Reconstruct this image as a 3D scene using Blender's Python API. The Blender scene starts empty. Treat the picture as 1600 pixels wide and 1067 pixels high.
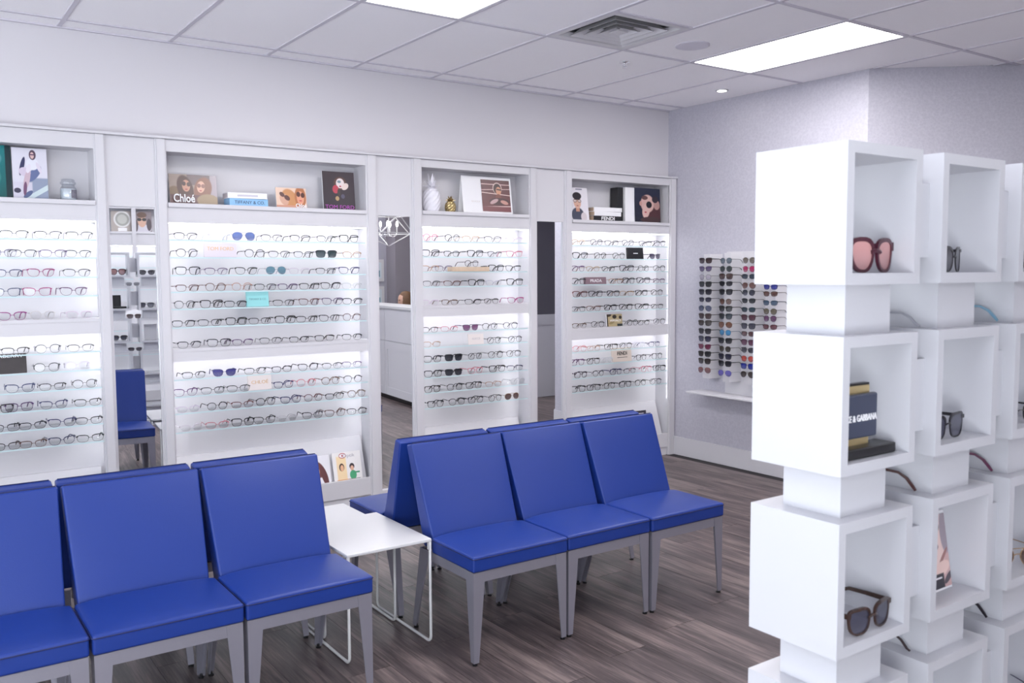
import bpy, bmesh, math, random
from mathutils import Matrix, Vector
random.seed(7)
SC = bpy.context.scene
COL = SC.collection
PI = math.pi

# ------------------------------------------------------------------ camera
CAM = Vector((-5.7516, -5.7779, 1.6324))
YAW, PITCH, ROLL = 0.61099, -0.07688, -0.00521
F_PX = 1395.58
fwd = Vector((math.sin(YAW) * math.cos(PITCH), math.cos(YAW) * math.cos(PITCH), math.sin(PITCH)))
rgt = Vector((math.cos(YAW), -math.sin(YAW), 0))
up = rgt.cross(fwd)
rgt, up = (math.cos(ROLL) * rgt + math.sin(ROLL) * up, -math.sin(ROLL) * rgt + math.cos(ROLL) * up)
cd = bpy.data.cameras.new('camera')
cd.sensor_fit = 'HORIZONTAL'
cd.sensor_width = 36.0
cd.lens = F_PX / 1600 * 36.0
cd.clip_start = 0.05
cd.dof.use_dof = True
cd.dof.focus_distance = 4.6
cd.dof.aperture_fstop = 7.1
cam = bpy.data.objects.new('camera', cd)
M = Matrix.Identity(4)
for i in range(3):
    M[i][0], M[i][1], M[i][2], M[i][3] = rgt[i], up[i], -fwd[i], CAM[i]
cam.matrix_world = M
COL.objects.link(cam)
SC.camera = cam

# ------------------------------------------------------------------ world, daylight, exposure
W = bpy.data.worlds.new('world')
SC.world = W
W.use_nodes = True
W.node_tree.nodes['Background'].inputs[0].default_value = (0.86, 0.92, 1.0, 1)
W.node_tree.nodes['Background'].inputs[1].default_value = 1.6
for nm_d, loc_d, rot_d, sz_d, watts in (('window_daylight', (-9.2, -3.3, 1.0), (0, -PI / 2 - 0.95, 0), (2.0, 4.7), 30),
                                        ('front_fill_light', (-6.75, -7.0, 1.0), (PI / 2 + 0.95, 0, 0), (2.6, 2.0), 95)):  # added fill lamp behind the camera, aimed upward to lift the ceiling
    day = bpy.data.lights.new(nm_d, 'AREA')
    day.shape = 'RECTANGLE'
    day.size, day.size_y = sz_d
    day.energy = watts
    day.color = (0.95, 0.97, 1.0)
    dayo = bpy.data.objects.new(nm_d, day)
    dayo.location = loc_d
    dayo.rotation_euler = rot_d
    COL.objects.link(dayo)
PANEL_STRENGTH = 8.5
STRIP_STRENGTH = 5.2
SC.view_settings.view_transform = 'Standard'
SC.view_settings.look = 'None'
SC.view_settings.gamma = 1.0
SC.view_settings.exposure = 1.13
SC.view_settings.use_curve_mapping = False

# ------------------------------------------------------------------ materials
MATS = {}


def nodes_of(name):
    m = bpy.data.materials.new(name)
    m.use_nodes = True
    nt = m.node_tree
    for n in list(nt.nodes):
        if n.type != 'OUTPUT_MATERIAL':
            nt.nodes.remove(n)
    out = [n for n in nt.nodes if n.type == 'OUTPUT_MATERIAL'][0]
    return m, nt, out


def lin(r, g, b):
    return tuple(((c / 255) / 12.92 if c / 255 <= 0.04045 else ((c / 255 + 0.055) / 1.055) ** 2.4) for c in (r, g, b)) + (1,)


def plain(name, col, rough=0.5, metal=0.0, coat=0.0, noise=0.0, nscale=40, bump=0.0):
    if name in MATS:
        return MATS[name]
    m, nt, out = nodes_of(name)
    p = nt.nodes.new('ShaderNodeBsdfPrincipled')
    p.inputs['Base Color'].default_value = col
    p.inputs['Roughness'].default_value = rough
    p.inputs['Metallic'].default_value = metal
    p.inputs['Coat Weight'].default_value = coat
    nt.links.new(p.outputs[0], out.inputs[0])
    if noise or bump:
        tc = nt.nodes.new('ShaderNodeTexCoord')
        nz = nt.nodes.new('ShaderNodeTexNoise')
        nz.inputs['Scale'].default_value = nscale
        nz.inputs['Detail'].default_value = 4
        nt.links.new(tc.outputs['Object'], nz.inputs['Vector'])
        if noise:
            mx = nt.nodes.new('ShaderNodeMix')
            mx.data_type = 'RGBA'
            mx.inputs[6].default_value = tuple(c * (1 - noise) for c in col[:3]) + (1,)
            mx.inputs[7].default_value = tuple(min(1, c * (1 + noise)) for c in col[:3]) + (1,)
            nt.links.new(nz.outputs[0], mx.inputs[0])
            nt.links.new(mx.outputs[2], p.inputs['Base Color'])
        if bump:
            b = nt.nodes.new('ShaderNodeBump')
            b.inputs['Strength'].default_value = bump
            b.inputs['Distance'].default_value = 0.002
            nt.links.new(nz.outputs[0], b.inputs['Height'])
            nt.links.new(b.outputs[0], p.inputs['Normal'])
    MATS[name] = m
    return m


def emis(name, col, s):
    m, nt, out = nodes_of(name)
    e = nt.nodes.new('ShaderNodeEmission')
    e.inputs[0].default_value = col
    e.inputs[1].default_value = s
    nt.links.new(e.outputs[0], out.inputs[0])
    MATS[name] = m
    return m


def clear_glass(name, tint, gloss, rough=0.02):
    m, nt, out = nodes_of(name)
    t = nt.nodes.new('ShaderNodeBsdfTransparent')
    t.inputs[0].default_value = tint
    g = nt.nodes.new('ShaderNodeBsdfGlossy')
    g.inputs['Roughness'].default_value = rough
    mx = nt.nodes.new('ShaderNodeMixShader')
    mx.inputs[0].default_value = gloss
    nt.links.new(t.outputs[0], mx.inputs[1])
    nt.links.new(g.outputs[0], mx.inputs[2])
    nt.links.new(mx.outputs[0], out.inputs[0])
    MATS[name] = m
    return m


def object_colour(name, rough):
    """plastic whose colour is the object's own colour"""
    m, nt, out = nodes_of(name)
    oi = nt.nodes.new('ShaderNodeObjectInfo')
    p = nt.nodes.new('ShaderNodeBsdfPrincipled')
    p.inputs['Roughness'].default_value = rough
    nt.links.new(oi.outputs['Color'], p.inputs['Base Color'])
    nt.links.new(p.outputs[0], out.inputs[0])
    MATS[name] = m
    return m


def tinted_lens(name):
    """sunglass lens: object colour, denser at the top edge than at the bottom"""
    m, nt, out = nodes_of(name)
    oi = nt.nodes.new('ShaderNodeObjectInfo')
    tc = nt.nodes.new('ShaderNodeTexCoord')
    sp = nt.nodes.new('ShaderNodeSeparateXYZ')
    mr = nt.nodes.new('ShaderNodeMapRange')
    mr.inputs['From Min'].default_value = 0.0
    mr.inputs['From Max'].default_value = 1.0
    mr.inputs['To Min'].default_value = 0.45
    mr.inputs['To Max'].default_value = 0.85
    nt.links.new(tc.outputs['Generated'], sp.inputs[0])
    nt.links.new(sp.outputs[2], mr.inputs[0])
    t = nt.nodes.new('ShaderNodeBsdfTransparent')
    t.inputs[0].default_value = (0.8, 0.8, 0.84, 1)
    p = nt.nodes.new('ShaderNodeBsdfPrincipled')
    p.inputs['Roughness'].default_value = 0.12
    nt.links.new(oi.outputs['Color'], p.inputs['Base Color'])
    mx = nt.nodes.new('ShaderNodeMixShader')
    nt.links.new(mr.outputs[0], mx.inputs[0])
    nt.links.new(t.outputs[0], mx.inputs[1])
    nt.links.new(p.outputs[0], mx.inputs[2])
    nt.links.new(mx.outputs[0], out.inputs[0])
    MATS[name] = m
    return m


def floor_mat():
    m, nt, out = nodes_of('vinyl_plank')
    L = nt.links.new
    geo = nt.nodes.new('ShaderNodeNewGeometry')
    oi = nt.nodes.new('ShaderNodeObjectInfo')
    off = nt.nodes.new('ShaderNodeVectorMath'); off.operation = 'SCALE'
    cmb = nt.nodes.new('ShaderNodeCombineXYZ')
    for i in range(3):
        L(oi.outputs['Random'], cmb.inputs[i])
    off.inputs['Scale'].default_value = 37.0
    L(cmb.outputs[0], off.inputs[0])
    add = nt.nodes.new('ShaderNodeVectorMath'); add.operation = 'ADD'
    L(geo.outputs['Position'], add.inputs[0]); L(off.outputs[0], add.inputs[1])
    mp = nt.nodes.new('ShaderNodeMapping')
    mp.inputs['Scale'].default_value = (16, 1.6, 1)
    L(add.outputs[0], mp.inputs[0])
    n1 = nt.nodes.new('ShaderNodeTexNoise'); n1.inputs['Scale'].default_value = 1.0; n1.inputs['Detail'].default_value = 6; n1.inputs['Roughness'].default_value = 0.62
    L(mp.outputs[0], n1.inputs['Vector'])
    mp2 = nt.nodes.new('ShaderNodeMapping')
    mp2.inputs['Scale'].default_value = (110, 5, 1)
    L(add.outputs[0], mp2.inputs[0])
    n2 = nt.nodes.new('ShaderNodeTexNoise'); n2.inputs['Scale'].default_value = 1.0; n2.inputs['Detail'].default_value = 3
    L(mp2.outputs[0], n2.inputs['Vector'])
    a = nt.nodes.new('ShaderNodeMath'); a.operation = 'MULTIPLY'; a.inputs[1].default_value = 0.38
    L(n2.outputs[0], a.inputs[0])
    b = nt.nodes.new('ShaderNodeMath'); b.operation = 'MULTIPLY_ADD'; b.inputs[1].default_value = 0.72
    L(n1.outputs[0], b.inputs[0]); L(a.outputs[0], b.inputs[2])
    c = nt.nodes.new('ShaderNodeMath'); c.operation = 'MULTIPLY_ADD'; c.inputs[1].default_value = 0.10
    L(oi.outputs['Random'], c.inputs[0]); L(b.outputs[0], c.inputs[2])
    cr = nt.nodes.new('ShaderNodeValToRGB')
    e = cr.color_ramp.elements
    e[0].position, e[0].color = 0.38, lin(42, 35, 36)
    e[1].position, e[1].color = 0.78, lin(134, 119, 116)
    k = e.new(0.58); k.color = lin(84, 73, 74)
    L(c.outputs[0], cr.inputs[0])
    p = nt.nodes.new('ShaderNodeBsdfPrincipled')
    L(cr.outputs[0], p.inputs['Base Color'])
    p.inputs['Roughness'].default_value = 0.42
    bp = nt.nodes.new('ShaderNodeBump'); bp.inputs['Strength'].default_value = 0.25; bp.inputs['Distance'].default_value = 0.002
    L(n2.outputs[0], bp.inputs['Height']); L(bp.outputs[0], p.inputs['Normal'])
    L(p.outputs[0], out.inputs[0])
    MATS['vinyl_plank'] = m
    return m


def wallpaper_mat():
    m, nt, out = nodes_of('wallpaper')
    L = nt.links.new
    tc = nt.nodes.new('ShaderNodeTexCoord')
    v = nt.nodes.new('ShaderNodeTexVoronoi'); v.inputs['Scale'].default_value = 62; v.feature = 'SMOOTH_F1'
    n = nt.nodes.new('ShaderNodeTexNoise'); n.inputs['Scale'].default_value = 120; n.inputs['Detail'].default_value = 3
    L(tc.outputs['Object'], n.inputs['Vector'])
    L(tc.outputs['Object'], v.inputs['Vector'])
    mu = nt.nodes.new('ShaderNodeMath'); mu.operation = 'MULTIPLY'
    L(v.outputs['Distance'], mu.inputs[0]); L(n.outputs[0], mu.inputs[1])
    cr = nt.nodes.new('ShaderNodeValToRGB')
    cr.color_ramp.elements[0].position, cr.color_ramp.elements[0].color = 0.02, lin(180, 178, 190)
    cr.color_ramp.elements[1].position, cr.color_ramp.elements[1].color = 0.60, lin(198, 196, 206)
    L(mu.outputs[0], cr.inputs[0])
    p = nt.nodes.new('ShaderNodeBsdfPrincipled'); p.inputs['Roughness'].default_value = 0.5
    L(cr.outputs[0], p.inputs['Base Color'])
    b = nt.nodes.new('ShaderNodeBump'); b.inputs['Strength'].default_value = 0.35; b.inputs['Distance'].default_value = 0.004
    L(mu.outputs[0], b.inputs['Height']); L(b.outputs[0], p.inputs['Normal'])
    L(p.outputs[0], out.inputs[0])
    MATS['wallpaper'] = m
    return m


def vinyl_mat():
    m, nt, out = nodes_of('blue_vinyl')
    L = nt.links.new
    tc = nt.nodes.new('ShaderNodeTexCoord')
    n = nt.nodes.new('ShaderNodeTexNoise'); n.inputs['Scale'].default_value = 260; n.inputs['Detail'].default_value = 2
    n2 = nt.nodes.new('ShaderNodeTexNoise'); n2.inputs['Scale'].default_value = 7; n2.inputs['Detail'].default_value = 2
    L(tc.outputs['Object'], n.inputs['Vector']); L(tc.outputs['Object'], n2.inputs['Vector'])
    p = nt.nodes.new('ShaderNodeBsdfPrincipled')
    p.inputs['Base Color'].default_value = lin(26, 52, 128)
    p.inputs['Roughness'].default_value = 0.38
    p.inputs['Specular IOR Level'].default_value = 0.32
    p.inputs['Coat Weight'].default_value = 0.08
    p.inputs['Coat Roughness'].default_value = 0.42
    ad = nt.nodes.new('ShaderNodeMath'); ad.operation = 'MULTIPLY_ADD'; ad.inputs[1].default_value = 3.0
    L(n2.outputs[0], ad.inputs[0]); L(n.outputs[0], ad.inputs[2])
    b = nt.nodes.new('ShaderNodeBump'); b.inputs['Strength'].default_value = 0.22; b.inputs['Distance'].default_value = 0.0012
    L(ad.outputs[0], b.inputs['Height']); L(b.outputs[0], p.inputs['Normal'])
    L(p.outputs[0], out.inputs[0])
    MATS['blue_vinyl'] = m
    return m


def print_mat(name, bg, shapes, rough=0.35, bg2=None):
    """flat print: soft-edged ellipses ('e') and boxes ('b') over a ground, in the card's own UV square
    shape = (kind, cx, cy, rx, ry, rot_deg, rgb)"""
    m, nt, out = nodes_of(name)
    L = nt.links.new
    uv = nt.nodes.new('ShaderNodeUVMap')
    p = nt.nodes.new('ShaderNodeBsdfPrincipled'); p.inputs['Roughness'].default_value = rough
    base = nt.nodes.new('ShaderNodeMix'); base.data_type = 'RGBA'
    base.inputs[6].default_value = lin(*bg); base.inputs[7].default_value = lin(*(bg2 or bg))
    s0 = nt.nodes.new('ShaderNodeSeparateXYZ')
    L(uv.outputs[0], s0.inputs[0]); L(s0.outputs[1], base.inputs[0])
    cur = base.outputs[2]
    for kind, cx, cy, rx, ry, rot, rgb in shapes:
        mp = nt.nodes.new('ShaderNodeMapping'); mp.vector_type = 'TEXTURE'
        mp.inputs['Location'].default_value = (cx, cy, 0)
        mp.inputs['Rotation'].default_value = (0, 0, math.radians(rot))
        mp.inputs['Scale'].default_value = (rx, ry, 1)
        L(uv.outputs[0], mp.inputs[0])
        if kind == 'e':
            d = nt.nodes.new('ShaderNodeVectorMath'); d.operation = 'LENGTH'
            L(mp.outputs[0], d.inputs[0]); dist = d.outputs['Value']
        else:
            ab = nt.nodes.new('ShaderNodeVectorMath'); ab.operation = 'ABSOLUTE'
            sx = nt.nodes.new('ShaderNodeSeparateXYZ')
            mxm = nt.nodes.new('ShaderNodeMath'); mxm.operation = 'MAXIMUM'
            L(mp.outputs[0], ab.inputs[0]); L(ab.outputs[0], sx.inputs[0]); L(sx.outputs[0], mxm.inputs[0]); L(sx.outputs[1], mxm.inputs[1])
            dist = mxm.outputs[0]
        mr = nt.nodes.new('ShaderNodeMapRange'); mr.interpolation_type = 'SMOOTHSTEP'
        mr.inputs['From Min'].default_value = 0.9; mr.inputs['From Max'].default_value = 1.08
        mr.inputs['To Min'].default_value = 1.0; mr.inputs['To Max'].default_value = 0.0
        L(dist, mr.inputs[0])
        mx = nt.nodes.new('ShaderNodeMix'); mx.data_type = 'RGBA'
        L(mr.outputs[0], mx.inputs[0]); L(cur, mx.inputs[6]); mx.inputs[7].default_value = lin(*rgb)
        cur = mx.outputs[2]
    L(cur, p.inputs['Base Color'])
    L(p.outputs[0], out.inputs[0])
    MATS[name] = m
    return m


WHITE = plain('white_lacquer', lin(209, 207, 212), 0.38)
WALLW = plain('wall_paint', lin(211, 208, 213), 0.6, bump=0.05, nscale=120)
TILE = plain('ceiling_tile', lin(250, 248, 252), 0.85, noise=0.03, nscale=160, bump=0.25)
TBAR = plain('ceiling_bar', lin(206, 202, 212), 0.7)
CUBE = plain('gloss_white_cube', lin(194, 194, 200), 0.3)
MIRROR = plain('mirror_silver', (0.90, 0.92, 0.94, 1), 0.0, 1.0)
STEEL = plain('satin_silver_paint', lin(150, 148, 160), 0.38, 0.55)
CHROME = plain('chrome', (0.8, 0.8, 0.82, 1), 0.12, 1.0)
BLACK = plain('black_plastic', lin(18, 18, 22), 0.35)
DARK = plain('dark_void', lin(30, 30, 36), 0.7)
TABLEW = plain('white_powder_coat', lin(206, 205, 207), 0.33)
GREYWALL = plain('charcoal_wall_paint', lin(96, 93, 102), 0.6)
LITGREY = plain('chandelier_lit_wall', lin(142, 136, 144), 0.6)  # charcoal wall lightened: the chandelier's light is put into the colour
LILAC = plain('light_grey_wall_paint', lin(170, 168, 180), 0.6)
GLASS = clear_glass('shelf_glass', (0.985, 0.996, 0.996, 1), 0.04)
GLASSEDGE = plain('shelf_glass_edge', lin(200, 222, 226), 0.2)
PANE = clear_glass('window_pane', (0.97, 0.98, 0.98, 1), 0.05)
LENS = clear_glass('clear_lens', (0.985, 0.987, 0.99, 1), 0.025, 0.22)
JARGLASS = clear_glass('jar_glass', (0.90, 0.92, 0.94, 1), 0.16)
TORTOISE = plain('tortoiseshell', lin(58, 40, 34), 0.22, noise=0.85, nscale=70)
FRAME = object_colour('frame_acetate', 0.28)
SUNLENS = tinted_lens('sun_lens')
TAG = plain('grey_tag', lin(178, 174, 182), 0.5)
FLOORM = floor_mat()
SUBFLOOR = plain('plank_joint', lin(38, 33, 36), 0.7)
PAPER = wallpaper_mat()
VINYL = vinyl_mat()
SEAM = plain('seam_thread', lin(14, 24, 78), 0.6)
PANELLIGHT = emis('troffer_diffuser', (1.0, 0.98, 0.985, 1), PANEL_STRENGTH)
STRIP = emis('led_strip', (0.97, 0.985, 1.0, 1), STRIP_STRENGTH)
HIDDENFILL = emis('hidden_side_fill', (0.97, 0.985, 1.0, 1), 12.0)  # glow for unseen emitters added to brighten the lower shelves
BULB = emis('bulb', (1.0, 0.95, 0.88, 1), 14.0)
PAPERW = plain('white_paper', lin(240, 239, 242), 0.6)


# ------------------------------------------------------------------ mesh helpers
class MB:
    def __init__(s):
        s.v, s.f, s.m = [], [], []

    def quad(s, a, b, c, d, mi=0):
        i = len(s.v); s.v += [a, b, c, d]; s.f.append((i, i + 1, i + 2, i + 3)); s.m.append(mi); return s

    def box(s, x0, x1, y0, y1, z0, z1, mi=0):
        i = len(s.v)
        s.v += [(x, y, z) for z in (z0, z1) for y in (y0, y1) for x in (x0, x1)]
        for q in ((0, 2, 3, 1), (4, 5, 7, 6), (0, 1, 5, 4), (2, 6, 7, 3), (0, 4, 6, 2), (1, 3, 7, 5)):
            s.f.append(tuple(i + k for k in q)); s.m.append(mi)
        return s

    def hexa(s, lo, hi, mi=0):
        """8 corners: lo = 4 points ccw seen from above, hi = 4 points above them"""
        i = len(s.v); s.v += list(lo) + list(hi)
        for q in ((3, 2, 1, 0), (4, 5, 6, 7), (0, 1, 5, 4), (1, 2, 6, 5), (2, 3, 7, 6), (3, 0, 4, 7)):
            s.f.append(tuple(i + k for k in q)); s.m.append(mi)
        return s

    def lathe(s, prof, n=20, c=(0, 0, 0), mi=0, sx=1, sy=1):
        i = len(s.v)
        for r, z in prof:
            for k in range(n):
                a = 2 * PI * k / n
                s.v.append((c[0] + r * math.cos(a) * sx, c[1] + r * math.sin(a) * sy, c[2] + z))
        for j in range(len(prof) - 1):
            for k in range(n):
                k2 = (k + 1) % n
                s.f.append((i + j * n + k, i + j * n + k2, i + (j + 1) * n + k2, i + (j + 1) * n + k)); s.m.append(mi)
        s.f.append(tuple(i + k for k in reversed(range(n)))); s.m.append(mi)
        s.f.append(tuple(i + (len(prof) - 1) * n + k for k in range(n))); s.m.append(mi)
        return s

    def tube(s, path, r, n=8, mi=0, closed=False, radii=None):
        P = [Vector(p) for p in path]; N = len(P); i = len(s.v)
        prev = None
        for j in range(N):
            a = P[j - 1] if (j > 0 or closed) else P[j]
            b = P[(j + 1) % N] if (j < N - 1 or closed) else P[j]
            t = (b - a).normalized()
            if prev is None:
                h = Vector((0, 0, 1)) if abs(t.z) < 0.9 else Vector((1, 0, 0))
                u = t.cross(h).normalized()
            else:
                u = (prev - t * prev.dot(t)).normalized()
            prev = u
            w = t.cross(u)
            rr = radii[j] if radii else r
            for k in range(n):
                an = 2 * PI * k / n
                q = P[j] + u * (math.cos(an) * rr) + w * (math.sin(an) * rr)
                s.v.append(tuple(q))
        for j in range(N if closed else N - 1):
            j2 = (j + 1) % N
            for k in range(n):
                k2 = (k + 1) % n
                s.f.append((i + j * n + k, i + j * n + k2, i + j2 * n + k2, i + j2 * n + k)); s.m.append(mi)
        if not closed:
            s.f.append(tuple(i + k for k in reversed(range(n)))); s.m.append(mi)
            s.f.append(tuple(i + (N - 1) * n + k for k in range(n))); s.m.append(mi)
        return s

    def prism(s, poly, y0, y1, mi=0):
        """polygon in (x, z), extruded along y"""
        i = len(s.v); n = len(poly)
        s.v += [(x, y0, z) for x, z in poly] + [(x, y1, z) for x, z in poly]
        s.f.append(tuple(i + k for k in range(n))); s.m.append(mi)
        s.f.append(tuple(i + n + k for k in reversed(range(n)))); s.m.append(mi)
        for k in range(n):
            k2 = (k + 1) % n
            s.f.append((i + k, i + n + k, i + n + k2, i + k2)); s.m.append(mi)
        return s

    def mesh(s, name, mats, smooth=False):
        me = bpy.data.meshes.new(name)
        me.from_pydata(s.v, [], s.f)
        for mt in (mats if isinstance(mats, (list, tuple)) else [mats]):
            me.materials.append(mt)
        for p, mi in zip(me.polygons, s.m):
            p.material_index = mi
        bm = bmesh.new(); bm.from_mesh(me)
        bmesh.ops.recalc_face_normals(bm, faces=bm.faces)
        bm.to_mesh(me); bm.free()
        if smooth:
            me.shade_smooth()
        return me

    def build(s, name, mats, parent=None, smooth=False, bevel=0, segs=2):
        return add(name, s.mesh(name, mats, smooth), parent, bevel, segs)


def add(name, me, parent=None, bevel=0, segs=2):
    o = bpy.data.objects.new(name, me)
    COL.objects.link(o)
    if parent is not None:
        o.parent = parent
    if bevel:
        b = o.modifiers.new('bevel', 'BEVEL'); b.width = bevel; b.segments = segs; b.limit_method = 'ANGLE'
        b.harden_normals = False
        me.shade_smooth()
        w = o.modifiers.new('wn', 'WEIGHTED_NORMAL')
    return o


def tag(o, label, cat, group=None):
    o['label'] = label; o['category'] = cat
    if group:
        o['group'] = group
    return o


def thing(name, label, cat, loc=(0, 0, 0), rz=0, group=None):
    o = bpy.data.objects.new(name, None)
    o.empty_display_size = 0.05
    COL.objects.link(o)
    o.location = loc; o.rotation_euler = (0, 0, rz)
    return tag(o, label, cat, group)


def struct(o):
    o['kind'] = 'structure'
    return o


def dup(root, loc, rz, label, group=None, sub=True):
    r = root.copy(); COL.objects.link(r); r.location = loc; r.rotation_euler = (0, 0, rz); r['label'] = label
    if group:
        r['group'] = group
    for ch in root.children:
        c = ch.copy(); COL.objects.link(c); c.parent = r
        for g in ch.children:
            d = g.copy(); COL.objects.link(d); d.parent = c
    return r


def text_mesh(txt, w, h, depth=0.0006, bold=0.0):
    """lettering standing in the local x-z plane facing -y, centred, fitted to w x h"""
    cu = bpy.data.curves.new('lettering', 'FONT')
    cu.body = txt; cu.extrude = 0.02; cu.offset = bold; cu.resolution_u = 3
    ob = bpy.data.objects.new('lettering', cu)
    COL.objects.link(ob)
    bpy.context.view_layer.update()
    me = bpy.data.meshes.new_from_object(ob.evaluated_get(bpy.context.evaluated_depsgraph_get()))
    bpy.data.objects.remove(ob)
    xs = [v.co.x for v in me.vertices]; ys = [v.co.y for v in me.vertices]
    x0, x1, y0, y1 = min(xs), max(xs), min(ys), max(ys)
    for v in me.vertices:
        x, y, z = v.co
        v.co = ((x - (x0 + x1) / 2) * w / (x1 - x0), -depth if z > 0 else depth, (y - (y0 + y1) / 2) * h / (y1 - y0))
    return me


def lettering(txt, w, h, mat, parent, loc, tilt=0.0, bold=0.0):
    me = text_mesh(txt, w, h, bold=bold)
    me.materials.clear(); me.materials.append(mat)
    o = bpy.data.objects.new('lettering', me); COL.objects.link(o); o.parent = parent
    o.location = loc; o.rotation_euler = (tilt, 0, 0)
    return o


def face_plane(name, w, h, mat, parent, loc, tilt=0.0, rz=0.0, t=0.0012):
    """thin printed sheet facing -y, bottom edge at loc, with a 0-1 UV square"""
    mb = MB().box(-w / 2, w / 2, 0, t, 0, h)
    me = mb.mesh(name, mat)
    uv = me.uv_layers.new(name='UVMap')
    for lp in me.loops:
        c = me.vertices[lp.vertex_index].co
        uv.data[lp.index].uv = ((c.x + w / 2) / w, c.z / h)
    o = bpy.data.objects.new(name, me); COL.objects.link(o); o.parent = parent
    o.location = loc; o.rotation_euler = (tilt, 0, rz)
    return o

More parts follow.
